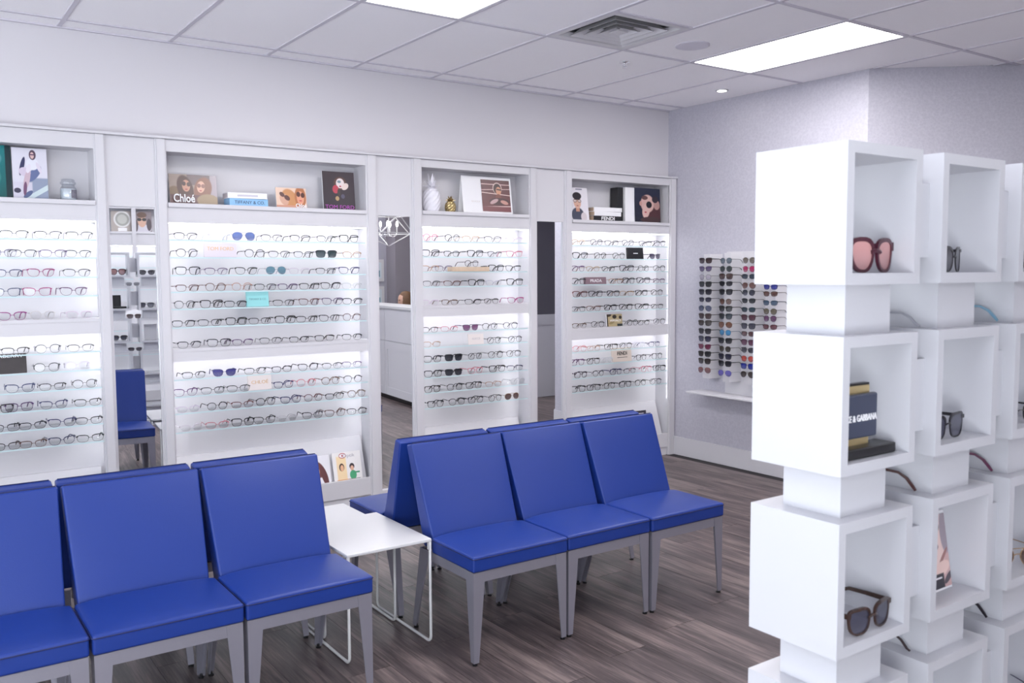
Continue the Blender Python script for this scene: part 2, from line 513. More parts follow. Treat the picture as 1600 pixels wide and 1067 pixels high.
# eyewear positions on the shelves: bay -> rows (shelf height, [(x, style+colour), ...]); heights on the wall rack
BAY_ROWS = {
 'leftmost': [
  (1.839, [(-5.147, 'Hk'), (-4.977, 'Hk'), (-4.814, 'Hk')]),
  (1.734, [(-5.207, 'Hp'), (-5.107, 'Hk'), (-4.955, 'Hp'), (-4.825, 'Hk')]),
  (1.623, [(-5.187, 'Rn'), (-5.021, 'Cm'), (-4.836, 'Hk')]),
  (1.514, [(-5.201, 'Cn'), (-5.045, 'Cm'), (-4.857, 'Cp')]),
  (1.38, [(-5.175, 'Cm'), (-5.021, 'Oc'), (-4.832, 'Hc')]),
  (1.186, [(-5.167, 'Rk'), (-5.003, 'Ok'), (-4.832, 'Hk')]),
  (1.079, [(-5.014, 'Ok'), (-4.853, 'Oc')]),
  (0.971, [(-5.153, 'Cn'), (-4.988, 'Rk'), (-4.820, 'Ok')]),
  (0.863, [(-5.264, 'Sk'), (-5.161, 'Sp'), (-4.986, 'Cn'), (-4.807, 'Rk')]),
  (0.755, [(-5.235, 'Rk'), (-5.098, 'Rk'), (-4.947, 'Cn'), (-4.804, 'Rk')]),
  (0.65, [(-5.233, 'Rk'), (-5.099, 'Rb'), (-4.951, 'Cn'), (-4.801, 'Rk')]),
 ],
 'widest': [
  (1.846, [(-4.215, 'Hk'), (-3.998, 'Hc'), (-3.851, 'V*B'), (-3.670, 'Hk'), (-3.473, 'Rk'), (-3.287, 'Hk'), (-3.122, 'Sk')]),
  (1.739, [(-4.210, 'Ok'), (-3.783, 'Ok'), (-3.621, 'Hk'), (-3.453, 'Hk'), (-3.289, 'S*G'), (-3.101, 'Hg')]),
  (1.629, [(-4.210, 'Sk'), (-4.033, 'Hp'), (-3.841, 'Ck'), (-3.642, 'V*T'), (-3.483, 'Hc'), (-3.297, 'Rk'), (-3.123, 'Cn')]),
  (1.526, [(-4.214, 'Rb'), (-4.040, 'Ob'), (-3.873, 'Og'), (-3.718, 'Rk'), (-3.566, 'Rp'), (-3.414, 'Rk'), (-3.262, 'Ck'), (-3.106, 'Hc')]),
  (1.42, [(-4.233, 'Ok'), (-4.068, 'Sk'), (-3.918, 'Rk'), (-3.599, 'Rk'), (-3.421, 'Cb'), (-3.255, 'Cp'), (-3.104, 'Rk')]),
  (1.306, [(-4.244, 'Rk'), (-4.083, 'Rk'), (-3.913, 'Sk'), (-3.762, 'Rk'), (-3.589, 'Sk'), (-3.438, 'Rk'), (-3.277, 'Ck'), (-3.111, 'Ob')]),
  (1.173, [(-4.214, 'Rk'), (-4.031, 'Sk'), (-3.876, 'Rp'), (-3.693, 'Hk'), (-3.495, 'Rk'), (-3.313, 'Rk'), (-3.114, 'Rk')]),
  (0.981, [(-4.192, 'Rk'), (-4.001, 'C*P'), (-3.801, 'Rk'), (-3.620, 'Rk'), (-3.437, 'Ck'), (-3.266, 'Hk'), (-3.119, 'Hp')]),
  (0.874, [(-4.246, 'Cp'), (-4.077, 'Hk'), (-3.914, 'Hk'), (-3.610, 'Cn'), (-3.454, 'Or'), (-3.278, 'Ob'), (-3.111, 'Ok')]),
  (0.769, [(-4.234, 'Hc'), (-4.052, 'Ok'), (-3.892, 'Rb'), (-3.735, 'Ok'), (-3.564, 'Cn'), (-3.406, 'Ob'), (-3.248, 'Rk'), (-3.085, 'Ob')]),
  (0.65, [(-4.215, 'Hc'), (-4.056, 'Hr'), (-3.891, 'Sk'), (-3.747, 'Ck'), (-3.590, 'Hc'), (-3.414, 'Ck'), (-3.251, 'Cb'), (-3.087, 'Rk')]),
 ],
 'narrowest': [
  (1.865, [(-2.476, 'Or'), (-2.291, 'Ok'), (-2.128, 'Hg'), (-1.931, 'Hk'), (-1.728, 'Hc')]),
  (1.753, [(-2.477, 'Sk'), (-2.297, 'Rk'), (-2.089, 'Sk'), (-1.914, 'Hk'), (-1.729, 'Cr')]),
  (1.643, [(-2.484, 'Hg'), (-2.365, 'Hp'), (-1.898, 'Sk'), (-1.741, 'Ck')]),
  (1.534, [(-2.470, 'Hk'), (-2.295, 'Rb'), (-2.080, 'Sk'), (-1.922, 'Hc'), (-1.724, 'Sk')]),
  (1.394, [(-2.488, 'Hc'), (-2.319, 'Rb'), (-2.116, 'Rk'), (-1.947, 'Rk'), (-1.719, 'Cm')]),
  (1.196, [(-2.490, 'Hk'), (-2.327, 'Hr'), (-2.135, 'C*M'), (-1.961, 'Ok'), (-1.769, 'Ok')]),
  (1.088, [(-2.476, 'Hg'), (-1.926, 'Ok'), (-1.727, 'Ok')]),
  (0.975, [(-2.472, 'Sk'), (-2.290, 'S*K'), (-2.097, 'Ok'), (-1.909, 'Ok'), (-1.740, 'Ok')]),
  (0.866, [(-2.468, 'Sk'), (-2.292, 'S*K'), (-2.098, 'Cr'), (-1.898, 'Sk'), (-1.728, 'Rn')]),
  (0.753, [(-2.475, 'Sk'), (-2.282, 'Ok'), (-2.111, 'Sk'), (-1.935, 'Hg'), (-1.704, 'Oc')]),
  (0.64, [(-2.449, 'Sk'), (-2.266, 'Ok'), (-2.095, 'Sk'), (-1.918, 'Ok'), (-1.760, 'V*N')]),
 ],
 'rightmost': [
  (1.855, [(-1.087, 'Hg'), (-0.896, 'Ok'), (-0.727, 'Hk'), (-0.546, 'Ok'), (-0.338, 'Hk'), (-0.170, 'Ck')]),
  (1.744, [(-1.067, 'Sk'), (-0.854, 'Ok'), (-0.647, 'Ok'), (-0.222, 'C*Q')]),
  (1.638, [(-1.087, 'Cp'), (-0.930, 'Hg'), (-0.762, 'Rk'), (-0.559, 'Sk'), (-0.359, 'Ok'), (-0.175, 'Ok')]),
  (1.533, [(-1.087, 'Sk'), (-0.675, 'Hg'), (-0.529, 'Sk'), (-0.358, 'Sk'), (-0.174, 'Rp')]),
  (1.427, [(-1.067, 'Sb'), (-0.902, 'Sk'), (-0.703, 'Sk'), (-0.551, 'Hg'), (-0.379, 'Sk'), (-0.196, 'Ok')]),
  (1.309, [(-1.087, 'Rk'), (-0.922, 'Hb'), (-0.739, 'Sk'), (-0.565, 'Sk'), (-0.378, 'Sk'), (-0.195, 'Rk')]),
  (1.172, [(-1.073, 'Rb'), (-0.880, 'Ok'), (-0.490, 'Ok'), (-0.355, 'Rk'), (-0.170, 'Ok')]),
  (0.976, [(-1.073, 'Or'), (-0.921, 'Hg'), (-0.730, 'Sk'), (-0.563, 'Ok'), (-0.413, 'Oc'), (-0.222, 'Rn')]),
  (0.865, [(-1.094, 'Sp'), (-0.921, 'Sk'), (-0.780, 'Oc'), (-0.382, 'Ok'), (-0.190, 'Ok')]),
  (0.759, [(-1.059, 'Sk'), (-0.872, 'Ok'), (-0.671, 'Sn'), (-0.517, 'Hk'), (-0.320, 'Or'), (-0.165, 'Sk')]),
  (0.643, [(-1.093, 'Sk'), (-0.921, 'Sk'), (-0.743, 'Ok'), (-0.568, 'Sk'), (-0.388, 'Ok'), (-0.211, 'Ok')]),
 ],
}
RACK_Z = [
 [1.721, 1.653, 1.584, 1.525, 1.461, 1.397, 1.326, 1.259, 1.202, 1.133, 1.069, 1.003, 0.942, 0.881, 0.808],
 [1.718, 1.652, 1.590, 1.532, 1.464, 1.387, 1.328, 1.265, 1.198, 1.133, 1.066, 0.999, 0.936, 0.877, 0.801],
 [1.718, 1.650, 1.590, 1.520, 1.463, 1.398, 1.327, 1.264, 1.196, 1.135, 1.066, 1.004, 0.936, 0.875, 0.811],
 [1.509, 1.456, 1.386, 1.320, 1.265, 1.200],
]
RACK_Y = [-0.588, -0.811, -1.048, -1.261]

# ------------------------------------------------------------------ room shell
H = 3.046
POLY = [(-8.5, 0.0), (0.0, 0.0), (0.0, -1.97), (2.2, -3.85), (0.85, -3.85), (0.85, -7.6), (0.20, -7.6), (0.20, -8.0), (-2.2, -8.0), (-2.2, -6.3), (-8.5, -6.3)]


def inside(x, y):
    c = False
    for i in range(len(POLY)):
        (x1, y1), (x2, y2) = POLY[i], POLY[i - 1]
        if (y1 > y) != (y2 > y) and x < (x2 - x1) * (y - y1) / (y2 - y1) + x1:
            c = not c
    return c


def poly_slab(z0, z1):
    mb = MB()
    n = len(POLY)
    mb.v = [(x, y, z0) for x, y in POLY] + [(x, y, z1) for x, y in POLY]
    mb.f = [tuple(range(n)), tuple(n + k for k in reversed(range(n)))] + [(k, (k + 1) % n, n + (k + 1) % n, n + k) for k in range(n)]
    mb.m = [0] * len(mb.f)
    return mb


floor = struct(poly_slab(-0.08, -0.0025).build('floor', SUBFLOOR))
PW, PL = 0.2, 1.35
cols = int((2.3 + 8.5) / PW) + 1
planks = {}
for i in range(cols):
    x0 = -8.5 + i * PW
    off = (i * 0.47) % 1.0 * PL
    y = 0.0 + off - PL
    ys = []
    top = 0.0
    cuts = [0.0]
    yy = -off if off > 0.05 else -PL
    while yy > -8.0:
        cuts.append(yy); yy -= PL
    cuts.append(-8.0)
    for y1, y0 in zip(cuts[:-1], cuts[1:]):
        a0, a1 = y0, y1
        # keep the piece of the strip that lies in the room
        samples = [a0 + (a1 - a0) * t / 12 for t in range(13)]
        ins = [s for s in samples if inside(x0 + PW / 2, min(-0.001, s + 1e-4 if s == a0 else s - 1e-4))]
        if not ins or max(ins) - min(ins) < 0.12:
            continue
        b0, b1 = min(ins), max(ins)
        key = round(b1 - b0, 2)
        if key not in planks:
            planks[key] = MB().box(0.0008, PW - 0.0008, 0.0008, key - 0.0008, -0.0025, 0).mesh('plank', FLOORM)
        o = add('plank', planks[key], floor)
        o.location = (x0, b0, 0)

ceiling = struct(poly_slab(H + 0.05, H + 0.12).build('ceiling', WALLW))
XL = [-0.596 - 0.61 * (7 - k) for k in range(-6, 13)]
YL = [0.0] + [-0.186 - 1.22 * j for j in range(0, 7)] + [-8.0]
TILES = {}


def tile(w, d):
    k = (round(w, 3), round(d, 3))
    if k not in TILES:
        TILES[k] = MB().box(0.010, w - 0.010, 0.010, d - 0.010, 0.006, 0.022).mesh('ceiling_tile', TILE)
    return TILES[k]


lights = []
for xa, xb in zip(XL[:-1], XL[1:]):
    k = round((xa + 0.596) / 0.61 + 7)
    for j, (yb, ya) in enumerate(zip(YL[:-1], YL[1:])):
        cx, cy = (xa + xb) / 2, (ya + yb) / 2
        if not any(inside(px, py) for px in (xa + 0.1, cx, xb - 0.1) for py in (ya + 0.05, cy, yb - 0.02)):
            continue
        if (k in (2, 6) and j in (2, 4)) or (k, j) == (6, 6):
            lights.append((xa, xb, ya, yb)); continue
        if k == 4 and j == 2:
            o = add('ceiling_tile', tile(xb - xa, 0.61), ceiling); o.location = (xa, ya, H); continue
        o = add('ceiling_tile', tile(xb - xa, yb - ya), ceiling); o.location = (xa, ya, H)
for x in XL:
    ys = [y for y in [-0.02 - 0.02 * t for t in range(400)] if inside(x + 0.001, y)]
    if ys:
        MB().box(x - 0.012, x + 0.012, min(ys), max(ys), H, H + 0.03).build('grid_bar', TBAR, ceiling)
for y in YL[1:-1]:
    xs = [x for x in [-8.49 + 0.02 * t for t in range(540)] if inside(x, y)]
    if xs:
        MB().box(min(xs), max(xs), y - 0.012, y + 0.012, H + 0.0005, H + 0.03).build('grid_bar', TBAR, ceiling)
xa = XL[10]
MB().box(xa, xa + 0.61, -2.016 - 0.012, -2.016 + 0.012, H + 0.0005, H + 0.03).build('grid_bar', TBAR, ceiling)
MB().box(-8.5, 0, -0.02, -0.0005, H - 0.004, H + 0.01).build('wall_angle', TBAR, ceiling)

YF, D = -0.10, 0.18
mb = MB().box(-8.5, 0.1, 0.0, 0.12, 2.43, H + 0.1).box(-8.5, 0.1, YF + D + 0.025, 0.2, 0, 2.43).box(-8.5, -6.21, 0.0, 0.12, 0, 2.43)
struct(mb.build('wall_back', WALLW))
struct(MB().box(0.0, 0.1, -1.97, 0.12, 0, H + 0.1).build('wall_right', PAPER))
ax, ay = 2.2, -1.88
al = math.hypot(ax, ay); nx, ny = -ay / al, ax / al   # outward normal (+x,+y side)
mb = MB()
mb.hexa([(0, -1.97, 0), (2.2, -3.85, 0), (2.2 + nx * 0.1, -3.85 + ny * 0.1, 0), (nx * 0.1, -1.97 + ny * 0.1, 0)],
        [(0, -1.97, H + 0.1), (2.2, -3.85, H + 0.1), (2.2 + nx * 0.1, -3.85 + ny * 0.1, H + 0.1), (nx * 0.1, -1.97 + ny * 0.1, H + 0.1)])
struct(mb.build('wall_angled', PAPER))
struct(MB().box(0.85, 2.25, -3.95, -3.85, 0, H + 0.1).build('wall_hall', GREYWALL))
struct(MB().box(0.85, 2.17, -3.85, -3.835, 0, 0.95).box(0.85, 2.15, -3.85, -3.82, 0.95, 1.085).build('trim_1', WHITE))
struct(MB().box(0.85, 0.95, -7.7, -3.95, 0, H + 0.1).box(0.20, 0.85, -7.7, -7.6, 0, H + 0.1).box(0.20, 0.30, -8.1, -7.7, 0, H + 0.1).build('wall_reception', LITGREY))
struct(MB().box(-2.2, 0.20, -8.1, -8.0, 0, H + 0.1).build('wall_front_reception', LILAC))
struct(MB().box(-2.3, -2.2, -8.1, -6.4, 0, H + 0.1).build('wall_partition', LILAC))
FX0, FX1 = -8.15, -5.35
struct(MB().box(-8.5, FX0, -6.4, -6.3, 0, H + 0.1).box(FX1, -2.2, -6.4, -6.3, 0, H + 0.1).box(FX0, FX1, -6.4, -6.3, 0, 0.25).box(FX0, FX1, -6.4, -6.3, 2.75, H + 0.1).build('wall_front', WALLW))
fill_win = struct(MB().box(FX0, FX0 + 0.05, -6.4, -6.3, 0.25, 2.75).box(FX1 - 0.05, FX1, -6.4, -6.3, 0.25, 2.75).box(FX0 + 0.05, FX1 - 0.05, -6.4, -6.3, 0.25, 0.30).box(FX0 + 0.05, FX1 - 0.05, -6.4, -6.3, 2.70, 2.75).build('added_fill_window', STEEL))  # unseen window, added so fill light reaches the fronts of the cubes
MB().box(-6.775, -6.725, -6.38, -6.32, 0.30, 2.70).build('mullion', STEEL, fill_win)
for xa_, xb_ in ((FX0 + 0.05, -6.775), (-6.725, FX1 - 0.05)):
    MB().box(xa_, xb_, -6.355, -6.345, 0.30, 2.70).build('pane', PANE, fill_win)
WY0, WY1, WZ0, WZ1 = -5.75, -0.85, 0.3, 2.8
mb = MB().box(-8.6, -8.5, -6.4, WY0, 0, H + 0.1).box(-8.6, -8.5, WY1, 0.1, 0, H + 0.1).box(-8.6, -8.5, WY0, WY1, 0, WZ0).box(-8.6, -8.5, WY0, WY1, WZ1, H + 0.1)
struct(mb.build('wall_left', WALLW))
win = struct(MB().box(-8.6, -8.5, WY0, WY0 + 0.05, WZ0, WZ1).box(-8.6, -8.5, WY1 - 0.05, WY1, WZ0, WZ1).box(-8.6, -8.5, WY0, WY1, WZ0, WZ0 + 0.05).box(-8.6, -8.5, WY0, WY1, WZ1 - 0.05, WZ1).build('window_1', STEEL))
for t in (1, 2):
    y = WY0 + (WY1 - WY0) * t / 3
    MB().box(-8.58, -8.52, y - 0.025, y + 0.025, WZ0, WZ1).build('mullion', STEEL, win)
for t in range(3):
    y = WY0 + (WY1 - WY0) * t / 3
    MB().box(-8.555, -8.545, y + 0.03, y + (WY1 - WY0) / 3 - 0.03, WZ0 + 0.05, WZ1 - 0.05).build('pane', PANE, win)

struct(MB().box(-0.016, -0.0005, -1.975, YF - 0.004, 0.0, 0.163).build('baseboard_right', WHITE, bevel=0.003))
bx, by = -nx * 0.016, -ny * 0.016
mb = MB().hexa([(0.01, -1.98, 0), (0.01 + bx, -1.98 + by, 0), (2.18 + bx, -3.834 + by, 0), (2.18, -3.834, 0)], [(0.01, -1.98, 0.163), (0.01 + bx, -1.98 + by, 0.163), (2.18 + bx, -3.834 + by, 0.163), (2.18, -3.834, 0.163)])
struct(mb.build('baseboard_angled', WHITE))
struct(MB().box(-2.2, 0.20, -8.0, -7.985, 0, 0.15).build('baseboard_front', WHITE))

# ------------------------------------------------------------------ things in the ceiling
names = {(2, 2): 'glowing ceiling light panel cut off by the top edge, over the left chairs',
         (6, 2): 'glowing rectangular ceiling light panel nearest the grey papered wall'}
for (xa, xb, ya, yb) in lights:
    k = round((xa + 0.596) / 0.61 + 7); j = 2 if yb > -2 else 4 if yb > -5 else 6
    lab = names.get((k, j), f"glowing ceiling light panel {'beside the back wall far left' if j == 2 else 'behind the camera' if j == 4 else 'over the reception counter'}, {'left' if k == -2 else 'middle' if k == 2 else 'right'} one")
    t = thing('ceiling_light', lab, 'ceiling light', (xa, ya, H), group='recessed ceiling light panels')
    w, d = xb - xa, yb - ya
    MB().box(0.010, w - 0.010, 0.010, 0.022, 0.001, 0.02).box(0.010, w - 0.010, d - 0.022, d - 0.010, 0.001, 0.02).box(0.010, 0.022, 0.022, d - 0.022, 0.001, 0.02).box(w - 0.022, w - 0.010, 0.022, d - 0.022, 0.001, 0.02).build('frame', WHITE, t)
    MB().box(0.022, w - 0.022, 0.022, d - 0.022, 0.006, 0.02).build('diffuser', PANELLIGHT, t)

t = thing('air_vent', 'square white stepped ceiling air diffuser with dark louvre gaps', 'air vent', (XL[10] + 0.305, -1.406 - 0.305, H))
mb = MB()
def frame_ring(mb, r0, r1, z0, z1):
    a = [(-r0, -r0, z0), (r0, -r0, z0), (r0, r0, z0), (-r0, r0, z0)]
    b = [(-r1, -r1, z1), (r1, -r1, z1), (r1, r1, z1), (-r1, r1, z1)]
    for k in range(4):
        k2 = (k + 1) % 4
        mb.quad(a[k], a[k2], b[k2], b[k])
    for k in range(4):
        k2 = (k + 1) % 4
        mb.quad(tuple(Vector(a[k]) + Vector((0, 0, .002))), tuple(Vector(b[k]) + Vector((0, 0, .002))), tuple(Vector(b[k2]) + Vector((0, 0, .002))), tuple(Vector(a[k2]) + Vector((0, 0, .002))))
frame_ring(mb, 0.293, 0.255, 0.0, 0.002); frame_ring(mb, 0.255, 0.245, 0.002, 0.03)
mb.build('frame', WHITE, t)
for r in (0.200, 0.142, 0.084):
    mb = MB(); frame_ring(mb, r, r - 0.042, -0.002, 0.036); frame_ring(mb, r + 0.007, r, -0.003, -0.002); mb.build('louvre', WHITE, t)
MB().box(-0.04, 0.04, -0.04, 0.04, -0.002, 0.002).build('centre_plate', WHITE, t)
MB().box(-0.25, 0.25, -0.25, 0.25, 0.042, 0.046).build('duct_opening', DARK, t)

t = thing('sprinkler_head', 'small chrome fire sprinkler head hanging from a ceiling tile', 'sprinkler', (-1.575, -1.162, H))
MB().lathe([(0.035, 0.006), (0.036, 0.0), (0.012, -0.006)], 20).build('escutcheon', CHROME, t, True)
MB().lathe([(0.009, 0.0), (0.009, -0.014), (0.004, -0.016), (0.004, -0.030)], 12).build('body', CHROME, t, True)
MB().lathe([(0.018, -0.030), (0.018, -0.032)], 16).build('deflector', CHROME, t)
for s in (-1, 1):
    MB().tube([(s * 0.008, 0, -0.012), (s * 0.014, 0, -0.022), (s * 0.004, 0, -0.030)], 0.0018, 6).build('yoke_arm', CHROME, t)
t = thing('ceiling_speaker', 'flat round pale grey speaker grille in the ceiling by the vent', 'speaker', (-1.523, -1.734, H))
MB().lathe([(0.108, 0.006), (0.108, -0.001), (0.100, -0.003)], 40).build('rim', TBAR, t)
MB().lathe([(0.100, 0.004), (0.100, -0.0035), (0.06, -0.0045)], 40).build('grille', plain('speaker_grille', lin(220, 217, 228), 0.7, bump=0.3, nscale=500), t)
t = thing('downlight', 'small round recessed downlight glowing near the ceiling corner', 'downlight', (-0.298, -0.881, H))
MB().lathe([(0.052, 0.006), (0.052, -0.002), (0.038, -0.003), (0.034, 0.004)], 28).build('trim_ring', WHITE, t)
MB().lathe([(0.034, 0.003), (0.034, -0.001)], 24).build('lamp', BULB, t)

# ------------------------------------------------------------------ display wall
def shelf_mesh(w):
    mb = MB().box(-0.014, w + 0.014, 0.0215, D - 0.004, -0.008, 0.0)
    mb.m = [1 if i in (2,) else 0 for i in range(6)]
    return mb


def cabinet(label, w, zs, mid_top, mid_bot, loc, rz=0, niche=(2.067, 2.375), led=1.947, top=2.446, mags=True):
    t = thing('display_cabinet', label, 'cabinet', loc, rz, 'built-in white display cabinets')
    n0, n1 = niche
    MB().box(0, w, D, D + 0.012, 0.05, top - 0.02).build('back_panel', WHITE, t)
    for sx, xs_ in ((-1, (-0.010, 0.0)), (1, (w, w + 0.010))):
        lo = (-0.030, -0.024) if sx < 0 else (w + 0.024, w + 0.030)
        MB().box(xs_[0], xs_[1], 0.0205, D + 0.012, led, top - 0.02).box(lo[0], lo[1], 0.0205, D + 0.012, 0.05, led).box(min(lo[0], xs_[0]), max(lo[1], xs_[1]), D, D + 0.012, 0.05, led).build('side_panel', WHITE, t)
    MB().box(0, w, 0.0, D, n1, n1 + 0.018).build('niche_top', WHITE, t)
    MB().box(0, w, -0.014, D, n0 - 0.026, n0).build('niche_shelf', WHITE, t, bevel=0.002)
    MB().box(0, w, -0.002, 0.018, n1 - 0.0005, top).build('top_rail', WHITE, t)
    MB().box(0, w, 0.0, 0.018, led, n0 - 0.026).build('fascia', WHITE, t)
    MB().box(0.004, w - 0.004, 0.019, 0.045, led + 0.004, led + 0.016).box(0.004, w - 0.004, 0.0, 0.018, led - 0.006, led).build('light_strip', STRIP, t)
    for xs_ in ((-0.0235, -0.0185), (w + 0.0195, w + 0.0235)):  # added fill emitters, hidden behind the pilasters to even out the shelves
        MB().box(xs_[0], xs_[1], 0.0207, 0.027, mid_top + 0.002, led - 0.008).build('hidden_fill_strip', HIDDENFILL, t)
        MB().box(xs_[0], xs_[1], 0.0207, 0.027, 0.50, mid_bot - 0.004).build('hidden_fill_strip', HIDDENFILL, t)
    sm = None
    for z in zs:
        if abs(z - mid_top) < 0.004:
            continue
        if sm is None:
            sm = shelf_mesh(w).mesh('glass_shelf', [GLASS, GLASSEDGE])
        add('glass_shelf', sm, t).location = (0, 0, z)
    MB().box(0, w, 0.0, 0.021, mid_top - 0.02, mid_top).box(-0.0235, w + 0.0235, 0.021, D, mid_top - 0.02, mid_top).build('deck', WHITE, t)
    MB().box(0, w, 0.002, 0.020, mid_bot, mid_top - 0.0205).build('middle_fascia', WHITE, t)
    MB().box(0.004, w - 0.004, 0.022, 0.048, mid_bot + 0.004, mid_bot + 0.014).build('light_strip', STRIP, t)
    MB().hexa([(0, 0.045, 0.11), (w, 0.045, 0.11), (w, D - 0.002, 0.11), (0, D - 0.002, 0.11)], [(0, D - 0.022, 0.47), (w, D - 0.022, 0.47), (w, D - 0.002, 0.47), (0, D - 0.002, 0.47)]).build('sloped_rack', WHITE, t)
    MB().box(0, w, -0.004, 0.016, 0.072, 0.198).build('rack_lip', WHITE, t, bevel=0.002)
    MB().box(0, w, 0.016, D, 0.085, 0.1095).build('rack_floor', WHITE, t)
    MB().box(0, w, 0.008, 0.024, 0.0, 0.0715).build('plinth', WHITE, t)
    return t


BAYX = {'leftmost': (-6.12, -4.727), 'widest': (-4.321, -3.003), 'narrowest': (-2.560, -1.610), 'rightmost': (-1.178, -0.085)}
BAYNICHE = {'leftmost': (2.062, 2.362, 1.944), 'widest': (2.067, 2.375, 1.947), 'narrowest': (2.082, 2.392, 1.967), 'rightmost': (2.060, 2.387, 1.961)}
BAYMID = {'leftmost': (1.380, 1.290), 'widest': (1.173, 1.094), 'narrowest': (1.394, 1.315), 'rightmost': (1.172, 1.081)}
BAYLAB = {'leftmost': 'white built-in eyewear display bay cut off by the left edge',
          'widest': 'widest white built-in eyewear display bay, with a blue box card',
          'narrowest': 'narrowest white built-in eyewear display bay, pineapples on its top shelf',
          'rightmost': 'white built-in eyewear display bay beside the grey papered wall'}
for b, (x0, x1) in BAYX.items():
    cabinet(BAYLAB[b], x1 - x0, [r[0] for r in BAY_ROWS[b]], BAYMID[b][0], BAYMID[b][1], (x0, YF, 0), 0, BAYNICHE[b][:2], BAYNICHE[b][2])


def pilaster(x0, x1, parent):
    w = x1 - x0
    MB().box(x0, x1, -0.004, 0.02, 0, 2.446).box(x0 + w * 0.14, x1 - w * 0.14, -0.014, -0.003, 0, 2.446).build('pilaster', WHITE, parent, bevel=0.0015)


def mirror_bay(xl, xa, xb, xr, label, turn=0.0):
    """pilaster xl..xa, mirror xa..xb, pilaster xb..xr"""
    t = thing('mirror_bay', label, 'mirror', (0, YF, 0), 0, 'mirror bays between the display cabinets')
    pilaster(xl, xa, t); pilaster(xb, xr, t)
    MB().box(xa, xb, 0.006, 0.022, 2.04, 2.446).build('upper_panel', WHITE, t)
    g = MB().box(-(xb - xa) / 2 + 0.0095, (xb - xa) / 2 - 0.0095, -0.003, 0.003, 0.085, 2.036).build('mirror_glass', MIRROR, t)
    g.location = ((xa + xb) / 2, 0.025, 0); g.rotation_euler = (0, 0, turn)
    MB().box(xa, xa + 0.009, 0.004, 0.036, 0.085, 2.04).box(xb - 0.009, xb, 0.004, 0.036, 0.085, 2.04).box(xa + 0.009, xb - 0.009, 0.004, 0.036, 2.036, 2.04).build('mirror_frame', WHITE, t)
    MB().box(xa, xb, 0.006, 0.03, 0.0, 0.085).build('plinth', WHITE, t)
    MB().box(xa, xb, 0.038, 0.05, 0.0, 2.44).build('backing', WHITE, t)


mirror_bay(-4.727, -4.662, -4.388, -4.321, 'tall narrow wall mirror reflecting a blue chair', -0.053)
mirror_bay(-3.003, -2.918, -2.640, -2.560, 'tall narrow wall mirror reflecting the reception desk and a chandelier', -0.053)
mirror_bay(-1.610, -1.535, -1.254, -1.178, 'tall narrow wall mirror reflecting a charcoal wall with a switch', -0.022)
t = struct(MB().box(-0.073, -0.0025, -0.004, 0.02, 0, 2.446).box(-0.085, -0.073, -0.004, 0.0, 0, 2.446).box(-0.072, -0.012, -0.014, -0.003, 0, 2.446).build('trim_2', WHITE)); t.location = (0, YF, 0)
t = struct(MB().box(-6.2, -6.132, -0.004, 0.02, 0, 2.446).build('trim_3', WHITE)); t.location = (0, YF, 0)
struct(MB().box(-6.205, 0.0, YF - 0.024, 0.0, 2.447, 2.462).build('trim_4', WHITE, bevel=0.003))

# ------------------------------------------------------------------ eyewear
N = 22
STY = {  # a, b, exponent, taper, lift, rim, extra rim on top, temple height
    'R': (0.0270, 0.0170, 2.9, 0.09, 0.003, 0.0016, 0.0034, 0.0050),
    'C': (0.0270, 0.0190, 2.6, 0.14, 0.007, 0.0018, 0.0034, 0.0055),
    'O': (0.0245, 0.0215, 2.2, 0.06, 0.001, 0.0016, 0.0024, 0.0042),
    'S': (0.0275, 0.0205, 3.4, 0.12, 0.003, 0.0023, 0.0036, 0.0070),
    'V': (0.0285, 0.0240, 2.3, 0.10, -0.002, 0.0010, 0.0005, 0.0020),
    'H': (0.0270, 0.0175, 2.7, 0.10, 0.003, 0.0013, 0.0034, 0.0038),
    'B': (0.0310, 0.0290, 2.5, 0.17, 0.004, 0.0062, 0.0030, 0.0180),
    'T': (0.0275, 0.0220, 3.0, 0.13, 0.005, 0.0040, 0.0032, 0.0100),
}
SHAPE_WORD = {'R': 'rectangular', 'C': 'cat-eye', 'O': 'round', 'S': 'square', 'V': 'aviator', 'H': 'thin-rimmed', 'B': 'oversized', 'T': 'square'}
COLR = {'k': ('black', (15, 13, 21)), 'n': ('navy', (34, 34, 84)), 'p': ('plum', (84, 52, 96)), 'b': ('tortoise', (92, 58, 50)), 'm': ('magenta', (150, 40, 112)),
        'c': ('pale clear', (196, 192, 204)), 'g': ('gold', (172, 140, 112)), 'r': ('pink', (196, 112, 130))}
SUNC = {'B': ('blue', (96, 116, 176), (90, 90, 110)), 'G': ('dark green', (58, 78, 80), (20, 20, 26)), 'T': ('teal', (104, 146, 164), (120, 130, 140)), 'P': ('violet', (74, 72, 140), (50, 46, 100)),
        'M': ('mauve', (136, 88, 130), (66, 40, 76)), 'K': ('black', (24, 26, 36), (14, 14, 20)), 'N': ('brown', (104, 72, 62), (150, 130, 110)), 'Q': ('dark purple', (82, 74, 100), (30, 26, 44))}
PARTS = {}


def outline(st, k, grow, top):
    a, b, n, taper, lift, rim, ex, th = STY[st]
    t = 2 * PI * k / N
    c, s = math.cos(t), math.sin(t)
    x = a * math.copysign(abs(c) ** (2 / n), c)
    z = b * math.copysign(abs(s) ** (2 / n), s)
    x *= 1 + taper * (z / b)
    w = max(0.0, x / a)
    z += lift * w * w * (1 if z > 0 else 0.45)
    if st == 'V' and z < 0:
        x *= 1.0 + 0.10 * (z / b); x += 0.003 * (z / b) * -1
    L = math.hypot(x, z)
    g = grow + top * max(0.0, math.sin(t)) ** 0.7
    return x + x / L * g, z + z / L * g


def wrap(x):
    return 1.4 * x * x


